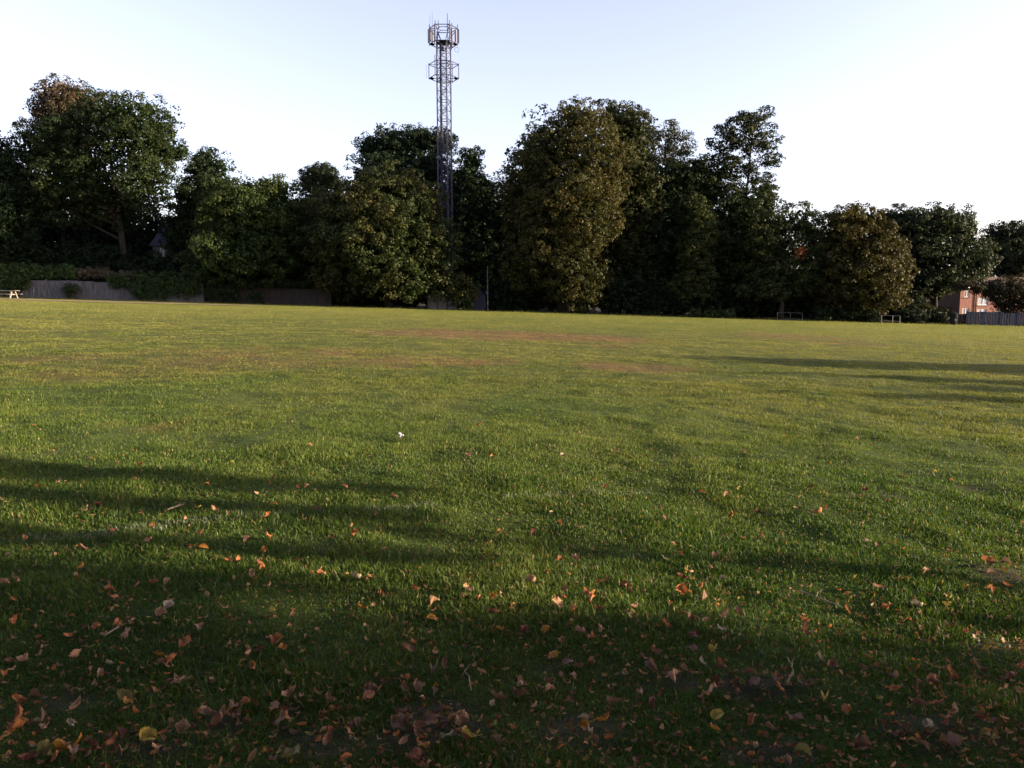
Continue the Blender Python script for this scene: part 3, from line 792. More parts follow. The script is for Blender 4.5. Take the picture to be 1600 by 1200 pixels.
def barrier(label, px0, px1, D, h=.85, rails=(.85, .1), posts=(0, .52, 1)):
    x0, x1 = X(px0, D), X(px1, D); L = x1 - x0; g0 = gz(x0, D)
    sl = (gz(x1, D) - g0) / L
    r = empty('metal_barrier', (x0, D, g0), label, 'barrier', 'low metal barriers')
    for z in rails:
        mb = MB(); mb.tube([(0, 0, z), (L, 0, z + sl * L)], .035, 8); mb.build('rail', M_RAIL, r)
    for t in posts:
        mb = MB(); mb.tube([(t * L, 0.0, -.2 + sl * L * t), (t * L, 0.0, h - .036 + sl * L * t)], .04, 8); mb.build('post', M_RAIL, r)
barrier('low metal barrier of two rails below the orange tinged maple', 1213, 1252, 86.2)
barrier('low metal barrier of two rails between bushes below the brown chestnut', 1372, 1404, 86.2, posts=(.1, .65, 1), rails=(.85, .22))

def bin_():
    D = 87.2; x = X(1488, D); g = gz(x, D)
    r = empty('litter_bin', (x, D, g), 'black litter bin with small pale notice, left of the blue grey fence', 'bin')
    mb = MB(); mb.tube([(0, 0, 0), (0, 0, .08), (0, 0, 1.0), (0, 0, 1.06)], [.33, .36, .40, .38], 16); mb.build('body', M_BLACK, r)
    mb = MB(); mb.tube([(0, 0, 1.05), (0, 0, 1.12), (0, 0, 1.28), (0, 0, 1.4)], [.41, .43, .40, .12], 16); mb.build('lid', M_BLACK, r)
    mb = MB(); mb.box((0, -.40, .62), (.24, .012, .06)); mb.box((0, -.39, .48), (.22, .012, .05)); mb.build('notice', M_SIGN, r)
bin_()
board_fence('board_gate', 'dark board gate between the black bin and the blue grey fence', X(1492, 88.6), X(1507, 88.6), 88.6, 1.25, M_BLACK, panel_w=1.2)['category'] = 'gate'

def picnic_table():
    D = 80.5; x = X(-8, D); g = gz(x, D)
    r = empty('picnic_table', (x, D, g), 'wooden picnic table with attached benches at the left edge of the field', 'picnic table')
    Lx = 2.75 * 2
    mb = MB()
    for k in range(5): mb.box((0, -.32 + k * .16, .79), (Lx, .145, .045))
    mb.build('table_top', M_TABLE, r)
    for s in (-1, 1):
        mb = MB()
        for k in range(2): mb.box((0, s * (.68 + k * .15), .45), (Lx - .1, .14, .045))
        mb.build('bench_seat', M_TABLE, r)
    for sx in (-1, 1):
        xx = sx * (Lx / 2 - .55)
        mb = MB(); mb.box((xx, 0, .40), (.09, 1.75, .10)); mb.build('bench_support', M_TABLE, r)
        mb = MB(); mb.box((xx, 0, .738), (.09, .78, .055)); mb.build('top_support', M_TABLE, r)
        for s in (-1, 1):
            mb = MB()
            a = Vector((xx + .1 * 1, s * .26, .72)); b = Vector((xx + .1, s * .62, 0))
            c = (a + b) / 2; ang = math.atan2(b.y - a.y, a.z - b.z)
            mb.box((c.x, c.y, c.z), (.10, .13, (a - b).length), rx=ang); mb.build('leg', M_TABLE, r)
picnic_table()

# ------------------------------------------------------------------ the lattice mast
def mast():
    D = 98.0; x = X(697.5, D); g = gz(x, D)
    r = empty('lattice_mast', (x, D, g), 'tall grey lattice telecom mast with two rings of antennas', 'mast')
    def zz(py): return P(694, py, D)[2] - g
    m = D / F
    top = zz(66)
    R = .91; t0 = math.radians(26.6)
    cor = [(R * math.cos(t0 + k * math.pi / 2), R * math.sin(t0 + k * math.pi / 2)) for k in range(4)]
    for (cx, cy) in cor:
        mb = MB(); mb.tube([(cx, cy, -.3), (cx, cy, top)], [.10, .085], 7); mb.build('leg', M_STEEL, r)
    mb = MB(); n = int(top / 1.15); dz = top / n
    for k in range(n + 1):
        z = k * dz
        for i in range(4):
            a, b = cor[i], cor[(i + 1) % 4]
            mb.tube([(a[0], a[1], z), (b[0], b[1], z)], 0.034, 4, False)
            if k < n:
                if k % 2: a, b = b, a
                mb.tube([(a[0], a[1], z), (b[0], b[1], z + dz)], 0.034, 4, False)
    mb.build('bracing', M_STEEL, r)
    mb = MB()
    for s in (-1, 1): mb.tube([(s * .19 + .02, -.15, 0), (s * .19 + .02, -.15, top)], .02, 5)
    for k in range(int(top / .32)): mb.tube([(-.17, -.15, .3 + k * .32), (.21, -.15, .3 + k * .32)], .02, 4, False)
    mb.build('ladder', M_STEEL, r)
    mb = MB()
    for k in range(6): mb.tube([(cor[2][0] + .36 + k * .045, cor[2][1] - .02 + .02 * (k % 2), 0), (cor[2][0] + .36 + k * .045, cor[2][1] - .02 + .02 * (k % 2), top - .1)], .026, 5)
    mb.build('cable_run', M_DARKSTEEL, r)
    def hexpts(Rr, z): return [(Rr * math.cos(k * math.pi / 3), Rr * math.sin(k * math.pi / 3), z) for k in range(6)]
    def ring(name, Rr, z, rad=.04, grate=False):
        mb = MB(); p = hexpts(Rr, z)
        for k in range(6): mb.tube([p[k], p[(k + 1) % 6]], rad, 6)
        q = hexpts(.7, z)
        for k in range(6): mb.tube([q[k], p[k]], rad * .7, 5); mb.tube([q[k], q[(k + 1) % 6]], rad * .8, 5)
        for k in ((0, 3) if grate else ()):      # small corner grating
            a = Vector(p[k]); b = Vector(p[(k + 1) % 6]); c = Vector(p[(k - 1) % 6])
            mb.add([a, a.lerp(b, .42), Vector((a.x * .6, 0, z)), a.lerp(c, .42)], [(0, 1, 2, 3), (3, 2, 1, 0)])
        return mb.build(name, M_STEEL, r)
    zt1, zt0 = zz(44.5), zz(69)
    zl1, zl0 = zz(101), zz(122.5)
    R1 = 21 * m; R2 = 22.4 * m
    ring('head_ring', R1, zt1, .05); ring('head_ring', R1, zt0, .055, True)
    ring('lower_ring', R2, zl1, .045); ring('lower_ring', R2, zl0, .05, True)
    # inclined struts from shaft top to upper ring
    mb = MB()
    for k, p in enumerate(hexpts(R1, zt1)):
        q = hexpts(.62, zt0 + .4)[k]; mb.tube([q, p], .045, 5)
    mb.build('head_strut', M_STEEL, r)
    for k, p in enumerate(hexpts(R2, zl0)):
        mb = MB(); mb.tube([(p[0], p[1], zl0 - .1), (p[0], p[1], zl1 + (.7 if k in (2, 4, 1) else .15))], .05, 6); mb.build('ring_post', M_STEEL, r)
    for k, p in enumerate(hexpts(R1, zt0)):
        mb = MB(); mb.tube([(p[0], p[1], zt0 - .2), (p[0], p[1], zt1 + .45)], .05, 6); mb.build('antenna_pole', M_STEEL, r)
    def antenna(px, py_, z0, z1, w, rz):
        mb = MB(); mb.box((px, py_, (z0 + z1) / 2), (w, .12, z1 - z0), rz=rz); mb.build('antenna_panel', M_PANEL, r)
    hp = hexpts(R1, 0)
    for k in (0, 1, 2, 3, 4, 5):
        a = hp[k]; rr = math.hypot(a[0], a[1]); u = (a[0] / rr, a[1] / rr)
        antenna(a[0] + u[0] * .14, a[1] + u[1] * .14, zt0 + .1, zt0 + 1.75, .15, math.atan2(u[1], u[0]) + math.pi / 2)
        if k in (0, 3):
            antenna(a[0] - u[0] * .16, a[1] - .42, zt0 + .15, zt0 + 1.6, .16, .9); antenna(a[0] - u[0] * .3, a[1] + .5, zt0 + .15, zt0 + 1.7, .16, -.9)
    for (px, z0, z1, rad) in [(700.5, 62, 23, .028), (678, 50, 21, .012), (674.5, 50, 26, .012), (687, 48, 34, .03), (707, 75, 38, .03), (681, 72, 39, .025), (668.5, 124, 103, .008)]:
        mb = MB(); xo = (px - 694) * m; mb.tube([(xo, -.5, zz(z0)), (xo, -.5, zz(z1))], [rad * 1.8, rad * 1.4], 6); mb.build('whip_antenna', M_STEEL, r)
    mb = MB(); mb.box((-.1, -.95, zz(80)), (.42, .3, .45)); mb.build('equipment_box', M_DARKSTEEL, r)
    mb = MB(); mb.tube([(0, 0, top - .07), (0, 0, top)], [.95, .95], 8); mb.build('head_plate', M_STEEL, r)
    mb = MB()
    for k in range(12):
        a = 2 * math.pi * k / 12; b = 2 * math.pi * (k + 1) / 12
        mb.tube([(.28 * math.cos(a) + 20 * m, -.2, .28 * math.sin(a) + zz(78.5)), (.28 * math.cos(b) + 20 * m, -.2, .28 * math.sin(b) + zz(78.5))], .02, 5)
    mb.build('dish_hoop', M_STEEL, r)
mast()

# ------------------------------------------------------------------ houses
def wall_with_holes(mb, x0, x1, z0, z1, y, th, holes):
    xs = sorted({x0, x1, *[h[0] for h in holes], *[h[1] for h in holes]}); zs = sorted({z0, z1, *[h[2] for h in holes], *[h[3] for h in holes]})
    for i in range(len(xs) - 1):
        for j in range(len(zs) - 1):
            cx, cz = (xs[i] + xs[i + 1]) / 2, (zs[j] + zs[j + 1]) / 2
            if any(h[0] < cx < h[1] and h[2] < cz < h[3] for h in holes): continue
            mb.add([(xs[i], y, zs[j]), (xs[i + 1], y, zs[j]), (xs[i + 1], y, zs[j + 1]), (xs[i], y, zs[j + 1])], [(0, 1, 2, 3)])
    for (a, b, c, d) in holes:
        mb.add([(a, y, c), (b, y, c), (b, y, d), (a, y, d), (a, y + th, c), (b, y + th, c), (b, y + th, d), (a, y + th, d)],
               [(0, 1, 5, 4), (1, 2, 6, 5), (2, 3, 7, 6), (3, 0, 4, 7)])

def window(root, a, b, c, d, y, curtain=False, mull=1):
    mb = MB(); t = .07
    for xx in np.linspace(a + t / 2, b - t / 2, mull + 2): mb.box((xx, y + .09, (c + d) / 2), (t, .06, d - c))
    xs = np.linspace(a + t / 2, b - t / 2, mull + 2)
    for i in range(mull + 1):
        for z in (c + t / 2, d - t / 2): mb.box(((xs[i] + xs[i + 1]) / 2, y + .09, z), (xs[i + 1] - xs[i] - t, .055, t))
    f = mb.build('window_frame', M_WHITE, root)
    mb = MB(); mb.box(((a + b) / 2, y + .11, (c + d) / 2), (b - a, .012, d - c)); mb.build('pane', M_CURTAIN if curtain else M_GLASS, f)
    mb = MB(); mb.box(((a + b) / 2, y - .03, c - .045), (b - a + .16, .16, .085)); mb.build('sill', M_CONC, f)

def brick_house():
    D = 108.0; xl = X(1496, D); g = gz(xl, D) - .4
    r = empty('brick_house', (xl, D, g), 'two storey red brick house behind the blue grey fence on the right', 'house', rz=math.radians(9))
    def u(px): return (px - 1496) * D / F
    def z(py): return P(1520, py, D)[2] - g
    W = 13.0; ev = z(447); dep = 8.0
    H_ = [(u(1501), u(1513), z(494), z(481.5)), (u(1503), u(1512), z(464.5), z(454)), (u(1527), u(1546), z(477), z(465)), (u(1527), u(1544), z(494), z(483)),
          (u(1560), u(1574), z(470), z(458)), (u(1560), u(1574), z(496), z(484))]
    mb = MB(); wall_with_holes(mb, 0, W, 0, ev, 0, .14, H_)
    mb.add([(0, 0, 0), (0, dep, 0), (0, dep, ev), (0, 0, ev)], [(3, 2, 1, 0)])
    mb.add([(W, 0, 0), (W, dep, 0), (W, dep, ev), (W, 0, ev)], [(0, 1, 2, 3)])
    mb.add([(0, dep, 0), (W, dep, 0), (W, dep, ev), (0, dep, ev)], [(3, 2, 1, 0)])
    rz = z(432.5)
    mb.add([(0, 0, ev), (0, dep, ev), (0, dep / 2, rz - .1)], [(0, 1, 2)]); mb.add([(W, 0, ev), (W, dep, ev), (W, dep / 2, rz - .1)], [(2, 1, 0)])
    mb.build('wall', M_BRICK, r)
    for h, cur in zip(H_, (1, 0, 1, 1, 0, 0)): window(r, *h, 0.0, bool(cur))
    mb = MB()
    for (s, y0) in ((1, -.4), (-1, dep + .4)):
        yy = y0; ze = ev - .15
        a = [(-.3, yy, ze), (W + .3, yy, ze), (W + .3, dep / 2, rz), (-.3, dep / 2, rz)]
        b = [(p[0], p[1], p[2] - .12) for p in a]
        mb.add(a + b, [(0, 1, 2, 3), (7, 6, 5, 4), (0, 4, 5, 1), (1, 5, 6, 2), (3, 7, 4, 0)])
    mb.tube([(-.3, dep / 2, rz), (W + .3, dep / 2, rz)], .12, 8)
    rf = mb.build('roof', M_TILE, r)
    mb = MB(); mb.box((5.2, dep / 2, rz + .5), (.9, .6, 1.4)); mb.box((5.2, dep / 2, rz + 1.24), (1.0, .7, .1))
    for k in (-1, 1): mb.tube([(5.2 + k * .22, dep / 2, rz + 1.28), (5.2 + k * .22, dep / 2, rz + 1.6)], [.12, .10], 8)
    mb.build('chimney', M_BRICK, rf)
    mb = MB(); mb.tube([(-.3, -.44, ev - .22), (W + .3, -.44, ev - .22)], .07, 8); mb.build('gutter', M_WHITE, r)
    mb = MB(); mb.tube([(u(1523), -.09, 0), (u(1523), -.09, ev - .3)], .06, 8); mb.build('downpipe', M_BLACK, r)
brick_house()

def low_house():
    D = 118.0; xl = X(1452, D); g = gz(xl, D) - .4
    r = empty('bungalow', (xl, D, g), 'low red roofed building glimpsed behind the dark hedge', 'house')
    def z(py): return P(1480, py, D)[2] - g
    W, dep = 5.2, 6.0; ev, rz = z(492), z(473)
    mb = MB(); wall_with_holes(mb, 0, W, 0, ev, 0, .14, [(1.2, 2.4, .9, 1.7)])
    for xx in (0, W): mb.add([(xx, 0, 0), (xx, dep, 0), (xx, dep, ev), (xx, dep / 2, rz - .1), (xx, 0, ev)], [(0, 1, 2, 3, 4)])
    mb.build('wall', M_BRICK, r); window(r, 1.2, 2.4, .9, 1.7, 0.0)
    mb = MB()
    for y0 in (-.4, dep + .4):
        a = [(-.3, y0, ev - .15), (W + .3, y0, ev - .15), (W + .3, dep / 2, rz), (-.3, dep / 2, rz)]; b = [(p[0], p[1], p[2] - .1) for p in a]
        mb.add(a + b, [(0, 1, 2, 3), (7, 6, 5, 4), (0, 4, 5, 1), (1, 5, 6, 2), (3, 7, 4, 0)])
    mb.build('roof', M_TILE, r)
low_house()

def grey_house():
    D = 102.0; xl = X(246, D); g = gz(xl, D)
    r = empty('rendered_house', (xl, D, g), 'grey rendered house glimpsed between the trees on the left', 'house')
    def z(py): return P(265, py, D)[2] - g
    W, dep = 5.4, 7.0; ev, rz = z(382), z(352)
    hs = [(.9, 1.9, z(402), z(388)), (2.8, 4.2, z(402), z(388))]
    mb = MB(); wall_with_holes(mb, 0, W, 0, ev, 0, .14, hs)
    for xx in (0, W): mb.add([(xx, 0, 0), (xx, dep, 0), (xx, dep, ev), (xx, dep / 2, rz - .1), (xx, 0, ev)], [(0, 1, 2, 3, 4)])
    mb.build('wall', M_RENDER, r)
    for h in hs: window(r, *h, 0.0, True)
    mb = MB()
    for y0 in (-.4, dep + .4):
        a = [(-.3, y0, ev - .15), (W + .3, y0, ev - .15), (W + .3, dep / 2, rz), (-.3, dep / 2, rz)]; b = [(p[0], p[1], p[2] - .1) for p in a]
        mb.add(a + b, [(0, 1, 2, 3), (7, 6, 5, 4), (0, 4, 5, 1), (1, 5, 6, 2), (3, 7, 4, 0)])
    mb.build('roof', M_DARKSTEEL, r)
grey_house()

# ------------------------------------------------------------------ trees beside the field on the right (outside the view) that shade the near grass
def shade_tree(x, y, h, r, under, k):
    g = gz(x, y); E = []
    E.append((x, y, g + (h + under) / 2, r, r, (h - under) / 2))
    for j in range(5):
        a = j * 1.257 + k
        E.append((x + .55 * r * math.cos(a), y + .55 * r * math.sin(a), g + under + (h - under) * random.uniform(.35, .65), r * .55, r * .55, (h - under) * .3))
    tree_world('plane_tree', 'broad leafy tree beside the field, beyond the right side of the view', 'tree', (x, y, g), E, trunk_r=.3, group='trees right of the field',
               col=(.04, .065, .018), leaf=.34, clump=.9, per=40, dens=.8, inner=.35, bough=0, fill=1.2)
TE = math.tan(SUN_EL) - TILT          # the field rises towards the shadows' ends
AZT = math.tan(SUN_AZ - math.pi / 2)
for k, (x, y, h, r, un) in enumerate([(17, 0.45, 8.5, 2.2, 1.4), (33, -6.5, 13, 4.0, 3.0), (22, -5.5, 9.0, 3.0, 2.2), (60, -10, 17, 5, 4), (44, -13, 14, 5, 3)]):
    shade_tree(x, y, h, r, un, k)
# slim trees whose tips reach across the field from the right
for k, (tipx, dep, half) in enumerate([(5.0, 21.3, 3.0), (5.5, 17.0, 1.3), (7.0, 15.2, .8), (4.5, 13.5, .75)]):
    x = 40 + 3 * k; y = dep - (x - 12) * AZT; h = (x - tipx) * TE; g = gz(x, y)
    E = [(x, y, g + h * .3, half * 1.1, half * 1.1, h * .25), (x, y, g + h * .58, half * .85, half * .85, h * .22), (x, y, g + h * .82, half * .45, half * .45, h * .18)]
    tree_world('poplar_tree', 'slim upright tree beside the field, beyond the right side of the view', 'tree', (x, y, g), E, trunk_r=.15, group='trees right of the field',
               col=(.04, .065, .018), leaf=.28, clump=.5, per=40, dens=.9, inner=.4, limbs=3, bough=0, fill=1.5)
# a spreading tree whose clear underside lets the sun through to the middle of the field
x = 12; y0 = 2.4; g = gz(x, y0); E = []
for (dep, half, endx, top) in [(6.1, .26, -1.5, 4.6), (5.4, .09, -.8, 4.2), (4.6, .16, -1.0, 4.4)]:
    zb = (x - endx) * TE; y = dep - (x + 2.5) * AZT
    E.append((x, y, g + (zb + top) / 2, half * 1.5, half, (top - zb) / 2))
tree_world('plane_tree', 'high crowned tree with clear trunk, beyond the right side of the view', 'tree', (x, y0, g), E, trunk_r=.07, group='trees right of the field',
           col=(.04, .065, .018), leaf=.13, clump=.16, per=30, dens=1.3, inner=.4, limbs=3, bough=0, fill=1.0)
# the tree line the photographer stands in front of: its crowns cover the sky overhead and behind
for k, (x, y, h, r, un) in enumerate([(-7, -5, 15, 6.5, 3.6), (3, -7, 17, 7, 4.0), (12, -6, 15, 6, 3.6), (-18, -7, 16, 7, 3.4), (-2, -16, 18, 7, 3), (14, -17, 18, 7, 3)]):
    g = gz(x, y); E = [(x, y, g + (h + un) / 2, r, r, (h - un) / 2)]
    for j in range(5):
        a = j * 1.257 + k; E.append((x + .6 * r * math.cos(a), y + .6 * r * math.sin(a), g + un + (h - un) * random.uniform(.3, .6), r * .5, r * .5, (h - un) * .3))
    tree_world('plane_tree', 'large leafy tree in the row behind the photographer', 'tree', (x, y, g), E, trunk_r=.35, group='trees behind the photographer',
               col=(.04, .065, .018), leaf=.42, clump=1.2, per=40, dens=.8, inner=.4, bough=0, fill=1.0)

# ------------------------------------------------------------------ fallen leaves
LCOL = {'yellow': (.38, .29, .06), 'golden': (.36, .17, .03), 'orange': (.37, .15, .055), 'russet': (.16, .06, .035), 'brown': (.18, .10, .058), 'tan': (.38, .22, .125), 'pale': (.33, .27, .17), 'olive': (.19, .165, .05)}
def leaf_col_mat(cn):
    m, nt, out = new_mat(cn + '_dead_leaf')
    tc = nt.nodes.new('ShaderNodeTexCoord'); oi = nt.nodes.new('ShaderNodeObjectInfo')
    nz = nt.nodes.new('ShaderNodeTexNoise'); nz.inputs['Scale'].default_value = 26; nz.inputs['Detail'].default_value = 5
    nz.noise_dimensions = '4D'
    rp = nt.nodes.new('ShaderNodeValToRGB'); c = LCOL[cn]
    rp.color_ramp.elements[0].position = .3; rp.color_ramp.elements[0].color = (c[0] * .5, c[1] * .42, c[2] * .45, 1)
    rp.color_ramp.elements[1].position = .62; rp.color_ramp.elements[1].color = (*c, 1)
    p = nt.nodes.new('ShaderNodeBsdfPrincipled'); p.inputs['Roughness'].default_value = .65; p.inputs['Specular IOR Level'].default_value = .25
    t = nt.nodes.new('ShaderNodeBsdfTranslucent'); mx = nt.nodes.new('ShaderNodeMixShader'); mx.inputs[0].default_value = .22
    mm = nt.nodes.new('ShaderNodeMath'); mm.operation = 'MULTIPLY'; mm.inputs[1].default_value = 40
    nt.links.new(oi.outputs['Random'], mm.inputs[0]); nt.links.new(mm.outputs[0], nz.inputs['W'])
    nt.links.new(tc.outputs['Object'], nz.inputs['Vector']); nt.links.new(nz.outputs['Fac'], rp.inputs['Fac'])
    nt.links.new(rp.outputs['Color'], p.inputs['Base Color']); nt.links.new(rp.outputs['Color'], t.inputs['Color'])
    nt.links.new(p.outputs[0], mx.inputs[1]); nt.links.new(t.outputs[0], mx.inputs[2]); nt.links.new(mx.outputs[0], out.inputs['Surface'])
    return m
LMAT = {k: leaf_col_mat(k) for k in LCOL}

def leaf_shape(form, seed):
    """verts, faces of one dead leaf about 1 unit long lying near z=0"""
    rs = np.random.default_rng(seed)
    n = 12; L = []; wid = .33 if form != 'narrow' else .2
    ts = np.linspace(0, 1, n)
    V = []; Fc = []
    for i, t in enumerate(ts):
        wv = wid * (math.sin(math.pi * t ** .8) ** .8) * (1 + .16 * math.sin(t * 40 + seed) + rs.uniform(-.08, .08)) + .008
        if form == 'lobed': wv *= 1.25 * (.62 + .5 * abs(math.sin(t * math.pi * 2.6)))
        for s in (-1, -.5, 0, .5, 1):
            xx = s * wv; yy = t - .5 + (abs(s) * (-.10 if form == 'lobed' else .03))
            if form == 'curled':
                th = s * 1.5 * (0.5 + .5 * t); zz = .30 * (1 - math.cos(th)); xx = wv * math.sin(th) / 1.2
                zz += .10 * (t - .4) ** 2 * 4
            elif form == 'folded':
                zz = abs(s) * wv * .9 + .12 * math.sin(t * 3); xx *= .62
            else:
                zz = .16 * math.sin(t * 6 + seed) * abs(s) + .20 * (t - .5) ** 2 * 2 + abs(s) * .10 + .08 * math.sin(s * 3 + t * 4 + seed)
            zz += rs.uniform(-.04, .04)
            V.append((xx, yy, zz))
    for i in range(n - 1):
        for k in range(4):
            a = i * 5 + k; Fc.append((a, a + 1, a + 6, a + 5))
    # stalk
    o = len(V); pr = [(0, -.5, .0), (.02, -.62, .02), (.06, -.78, .06)]
    for (x, y, z) in pr: V += [(x - .012, y, z), (x + .012, y, z), (x, y, z + .02)]
    for j in range(2):
        for k in range(3): Fc.append((o + j * 3 + k, o + j * 3 + (k + 1) % 3, o + j * 3 + 3 + (k + 1) % 3, o + j * 3 + 3 + k))
    return V, Fc

FORMS = ['flat', 'curled', 'folded', 'lobed', 'narrow']
LM = {}
def leaf_mesh(form, cn, v):
    key = (form, cn, v)
    if key not in LM:
        me = bpy.data.meshes.new('dead_leaf'); V, Fc = leaf_shape(form, 11 * v + FORMS.index(form))
        me.from_pydata(V, [], Fc); me.materials.append(LMAT[cn])
        me.polygons.foreach_set('use_smooth', [True] * len(me.polygons)); LM[key] = me
    return LM[key]

# read off the photograph: x, y, colour letter (y yellow g golden o orange r russet b brown t tan p pale l olive)
LEAVES = """899 880 b,875 886 o,854 906 t,830 921 t,936 921 o,977 926 r,984 935 r,921 946 o,927 951 o,882 937 b,879 954 o,871 967 t,897 972 o,935 965 r,987 974 l,990 964 t,1039 880 p,1074 894 y,1082 901 t,1064 872 o,1110 894 t,1116 875 t,1130 910 p,1066 911 r,1094 924 o,1064 930 o,1077 936 g,1097 942 b,1046 951 o,1131 976 t,1155 974 b,1099 986 t,1079 979 b,1127 996 p,1187 1006 y,1085 1002 r,1039 989 o,940 1000 t,854 1004 g,819 1002 r,907 1005 t,922 1009 o,876 1021 b,865 1037 g,887 1046 b,905 1050 b,895 1064 t,1022 1029 b,1009 1041 b,1022 1055 b,1071 1056 b,1059 1069 t,1115 1024 y,1085 1026 b,1095 1044 p,1125 1044 o,1127 1052 b,1172 1060 b,1180 1072 b,815 1076 p,810 1089 b,859 1087 t,856 1071 b,999 1092 t,1021 1107 r,959 1107 b,1119 1126 y,1116 1145 g,1175 1130 o,910 1137 p,914 1146 g,940 1137 g,922 1157 p,1110 1089 t,
1298 891 o,1336 912 y,1370 927 t,1446 910 t,1541 890 o,1552 899 b,1548 909 t,1570 897 b,1574 928 o,1544 936 o,1322 936 g,1478 951 y,1483 942 y,1435 952 p,1385 955 o,1322 953 o,1364 951 l,1415 973 g,1438 985 t,1478 1000 p,1524 1002 p,1543 1024 y,1269 993 p,1254 973 o,1257 989 r,1281 1034 p,1296 1047 b,1349 1053 b,1370 1053 b,1395 1068 b,1435 1053 g,1220 1068 r,1217 1081 o,1486 1068 o,1489 1078 r,1530 1058 b,1580 1074 r,1597 1058 o,1458 1082 r,1435 1089 r,1429 1102 r,1395 1096 o,1288 1109 y,1435 1122 b,1325 1125 o,1242 1128 b,1207 1143 b,1526 1147 r,1534 1171 l,1547 1180 l,1347 1177 b,1441 1183 b,1478 1180 b,1254 1190 l,1282 1183 b,1492 1136 t,1449 1156 p,
7 922 t,29 914 t,20 947 o,171 925 t,171 936 o,176 945 o,214 924 t,240 920 o,262 920 t,366 916 t,394 911 t,325 947 t,265 965 p,255 976 t,349 967 t,184 989 o,152 996 o,200 1002 t,19 990 o,311 992 t,107 1007 o,289 1015 o,66 1020 t,119 1035 t,252 1032 g,267 1040 o,252 1044 b,170 1044 p,15 1041 b,37 1039 t,156 1055 t,266 1075 r,279 1075 t,294 1069 l,195 1100 l,200 1110 g,211 1126 o,242 1091 o,32 1095 o,55 1091 b,117 1111 t,32 1127 o,29 1139 o,61 1131 b,70 1138 t,15 1150 g,4 1162 g,76 1176 l,110 1170 g,114 1181 t,87 1190 o,114 1134 p,187 1160 r,175 1170 o,152 1179 r,231 1162 y,360 1177 l,320 1122 t,344 1127 b,344 1137 b,365 1112 b,291 1149 t,305 1152 r,381 1104 o,390 1027 t,397 1049 o,379 1045 l,395 1196 t,36 1197 r,
408 899 o,502 907 o,557 910 p,581 909 o,419 931 t,565 958 g,650 932 o,597 939 o,427 967 y,454 973 t,675 984 g,680 958 t,678 969 o,729 939 t,749 953 o,771 949 g,800 968 g,770 979 r,782 1002 g,819 1003 r,441 1024 g,473 1028 y,433 1012 o,404 1026 r,469 1049 r,448 1063 t,447 1092 t,470 1099 t,514 1107 b,581 1088 b,639 1034 b,576 1101 o,634 1089 b,650 1086 b,675 1089 b,675 1061 b,691 1053 b,753 1060 t,815 1075 t,807 1088 b,774 1096 b,766 1107 p,631 1125 b,628 1136 b,700 1123 l,722 1127 t,658 1144 b,671 1136 b,650 1156 b,700 1160 p,734 1160 y,720 1158 o,631 1171 t,657 1176 g,510 1171 b,559 1143 b,543 1151 r,518 1160 r,436 1136 b,449 1130 o,427 1111 t,416 1193 g,455 1192 l,540 1195 o,773 1169 b,649 1193 r,
134 736 t,142 720 t,184 728 t,220 734 o,362 729 y,426 757 o,484 710 t,60 773 g,94 764 t,210 760 t,324 768 o,540 772 o,400 780 t,466 772 o,480 772 t,616 784 t,136 800 b,152 794 r,310 803 y,336 806 t,432 799 o,220 808 r,498 804 r,418 816 o,588 811 o,240 826 o,290 819 t,356 816 t,174 832 r,38 844 o,120 856 g,312 844 o,318 866 g,388 852 t,420 843 o,232 856 t,130 864 b,412 868 g,372 886 o,356 888 o,408 898 o,550 832 t,516 848 b,558 844 o,600 870 b,128 893 g,14 872 p,
945 767 o,1153 775 y,1156 785 y,1136 785 t,1097 778 o,861 811 p,874 826 o,835 833 r,779 837 o,765 856 y,1037 823 t,1088 813 t,1144 811 o,1189 841 t,1051 854 t,1119 870 t,897 874 b,1355 856 p,1366 862 t,1462 744 y,1448 717 y,1338 694 t,1164 712 t,1389 792 r,1487 761 o,1279 810 o,1268 774 r,1352 775 r,767 723 o,731 721 t,748 668 o,869 662 p,984 673 t,908 684 t,964 710 t,880 721 p"""
CODE = dict(y='yellow', g='golden', o='orange', r='russet', b='brown', t='tan', p='pale', l='olive')
CWORD = dict(yellow='bright yellow', golden='golden yellow', orange='orange brown', russet='dark russet', brown='pinkish brown', tan='light tan', pale='pale buff', olive='olive yellow')
rows = [(760, 'in far sunlit grass'), (830, 'by the white line'), (930, 'in middle grass'), (1020, 'in near grass'), (1100, 'in close dark grass'), (1300, 'along bottom edge')]
cols = [(270, 'far left'), (540, 'centre left'), (830, 'centre'), (1090, 'centre right'), (1340, 'right'), (1700, 'far right')]
BIGGER = {(195, 1100): 1.25, (76, 1176): 1.3, (110, 1170): 1.35, (1022, 1055): 1.35, (1022, 1029): 1.3, (1155, 974): 1.25, (1254, 1190): 1.3, (61, 1131): 1.35, (1074, 894): 1.1, (559, 1143): 1.3, (1119, 1126): 1.1}
items = []
for e in LEAVES.replace('\n', '').split(','):
    a = e.split(); px, py, cn = float(a[0]), float(a[1]), CODE[a[2]]
    x, y = on_ground(px, py)
    form = random.choices(FORMS, dict(brown=(1, 4, 3, 4, 1), russet=(1, 4, 3, 3, 1), orange=(2, 3, 3, 2, 1), tan=(1, 3, 3, 2, 2)).get(cn, (5, 2, 2, 1, 1)))[0]
    sz = random.uniform(.034, .064) * BIGGER.get((int(px), int(py)), 1.0) * (1.12 if cn in ('brown',) else 1)
    items.append(dict(px=px, py=py, x=x, y=y, c=cn, form=form, s=sz))
print('leaves', len(items))
ORD = ['leftmost', 'second from left', 'third from left', 'fourth from left', 'fifth from left', 'sixth from left', 'seventh from left', 'eighth from left', 'ninth from left']
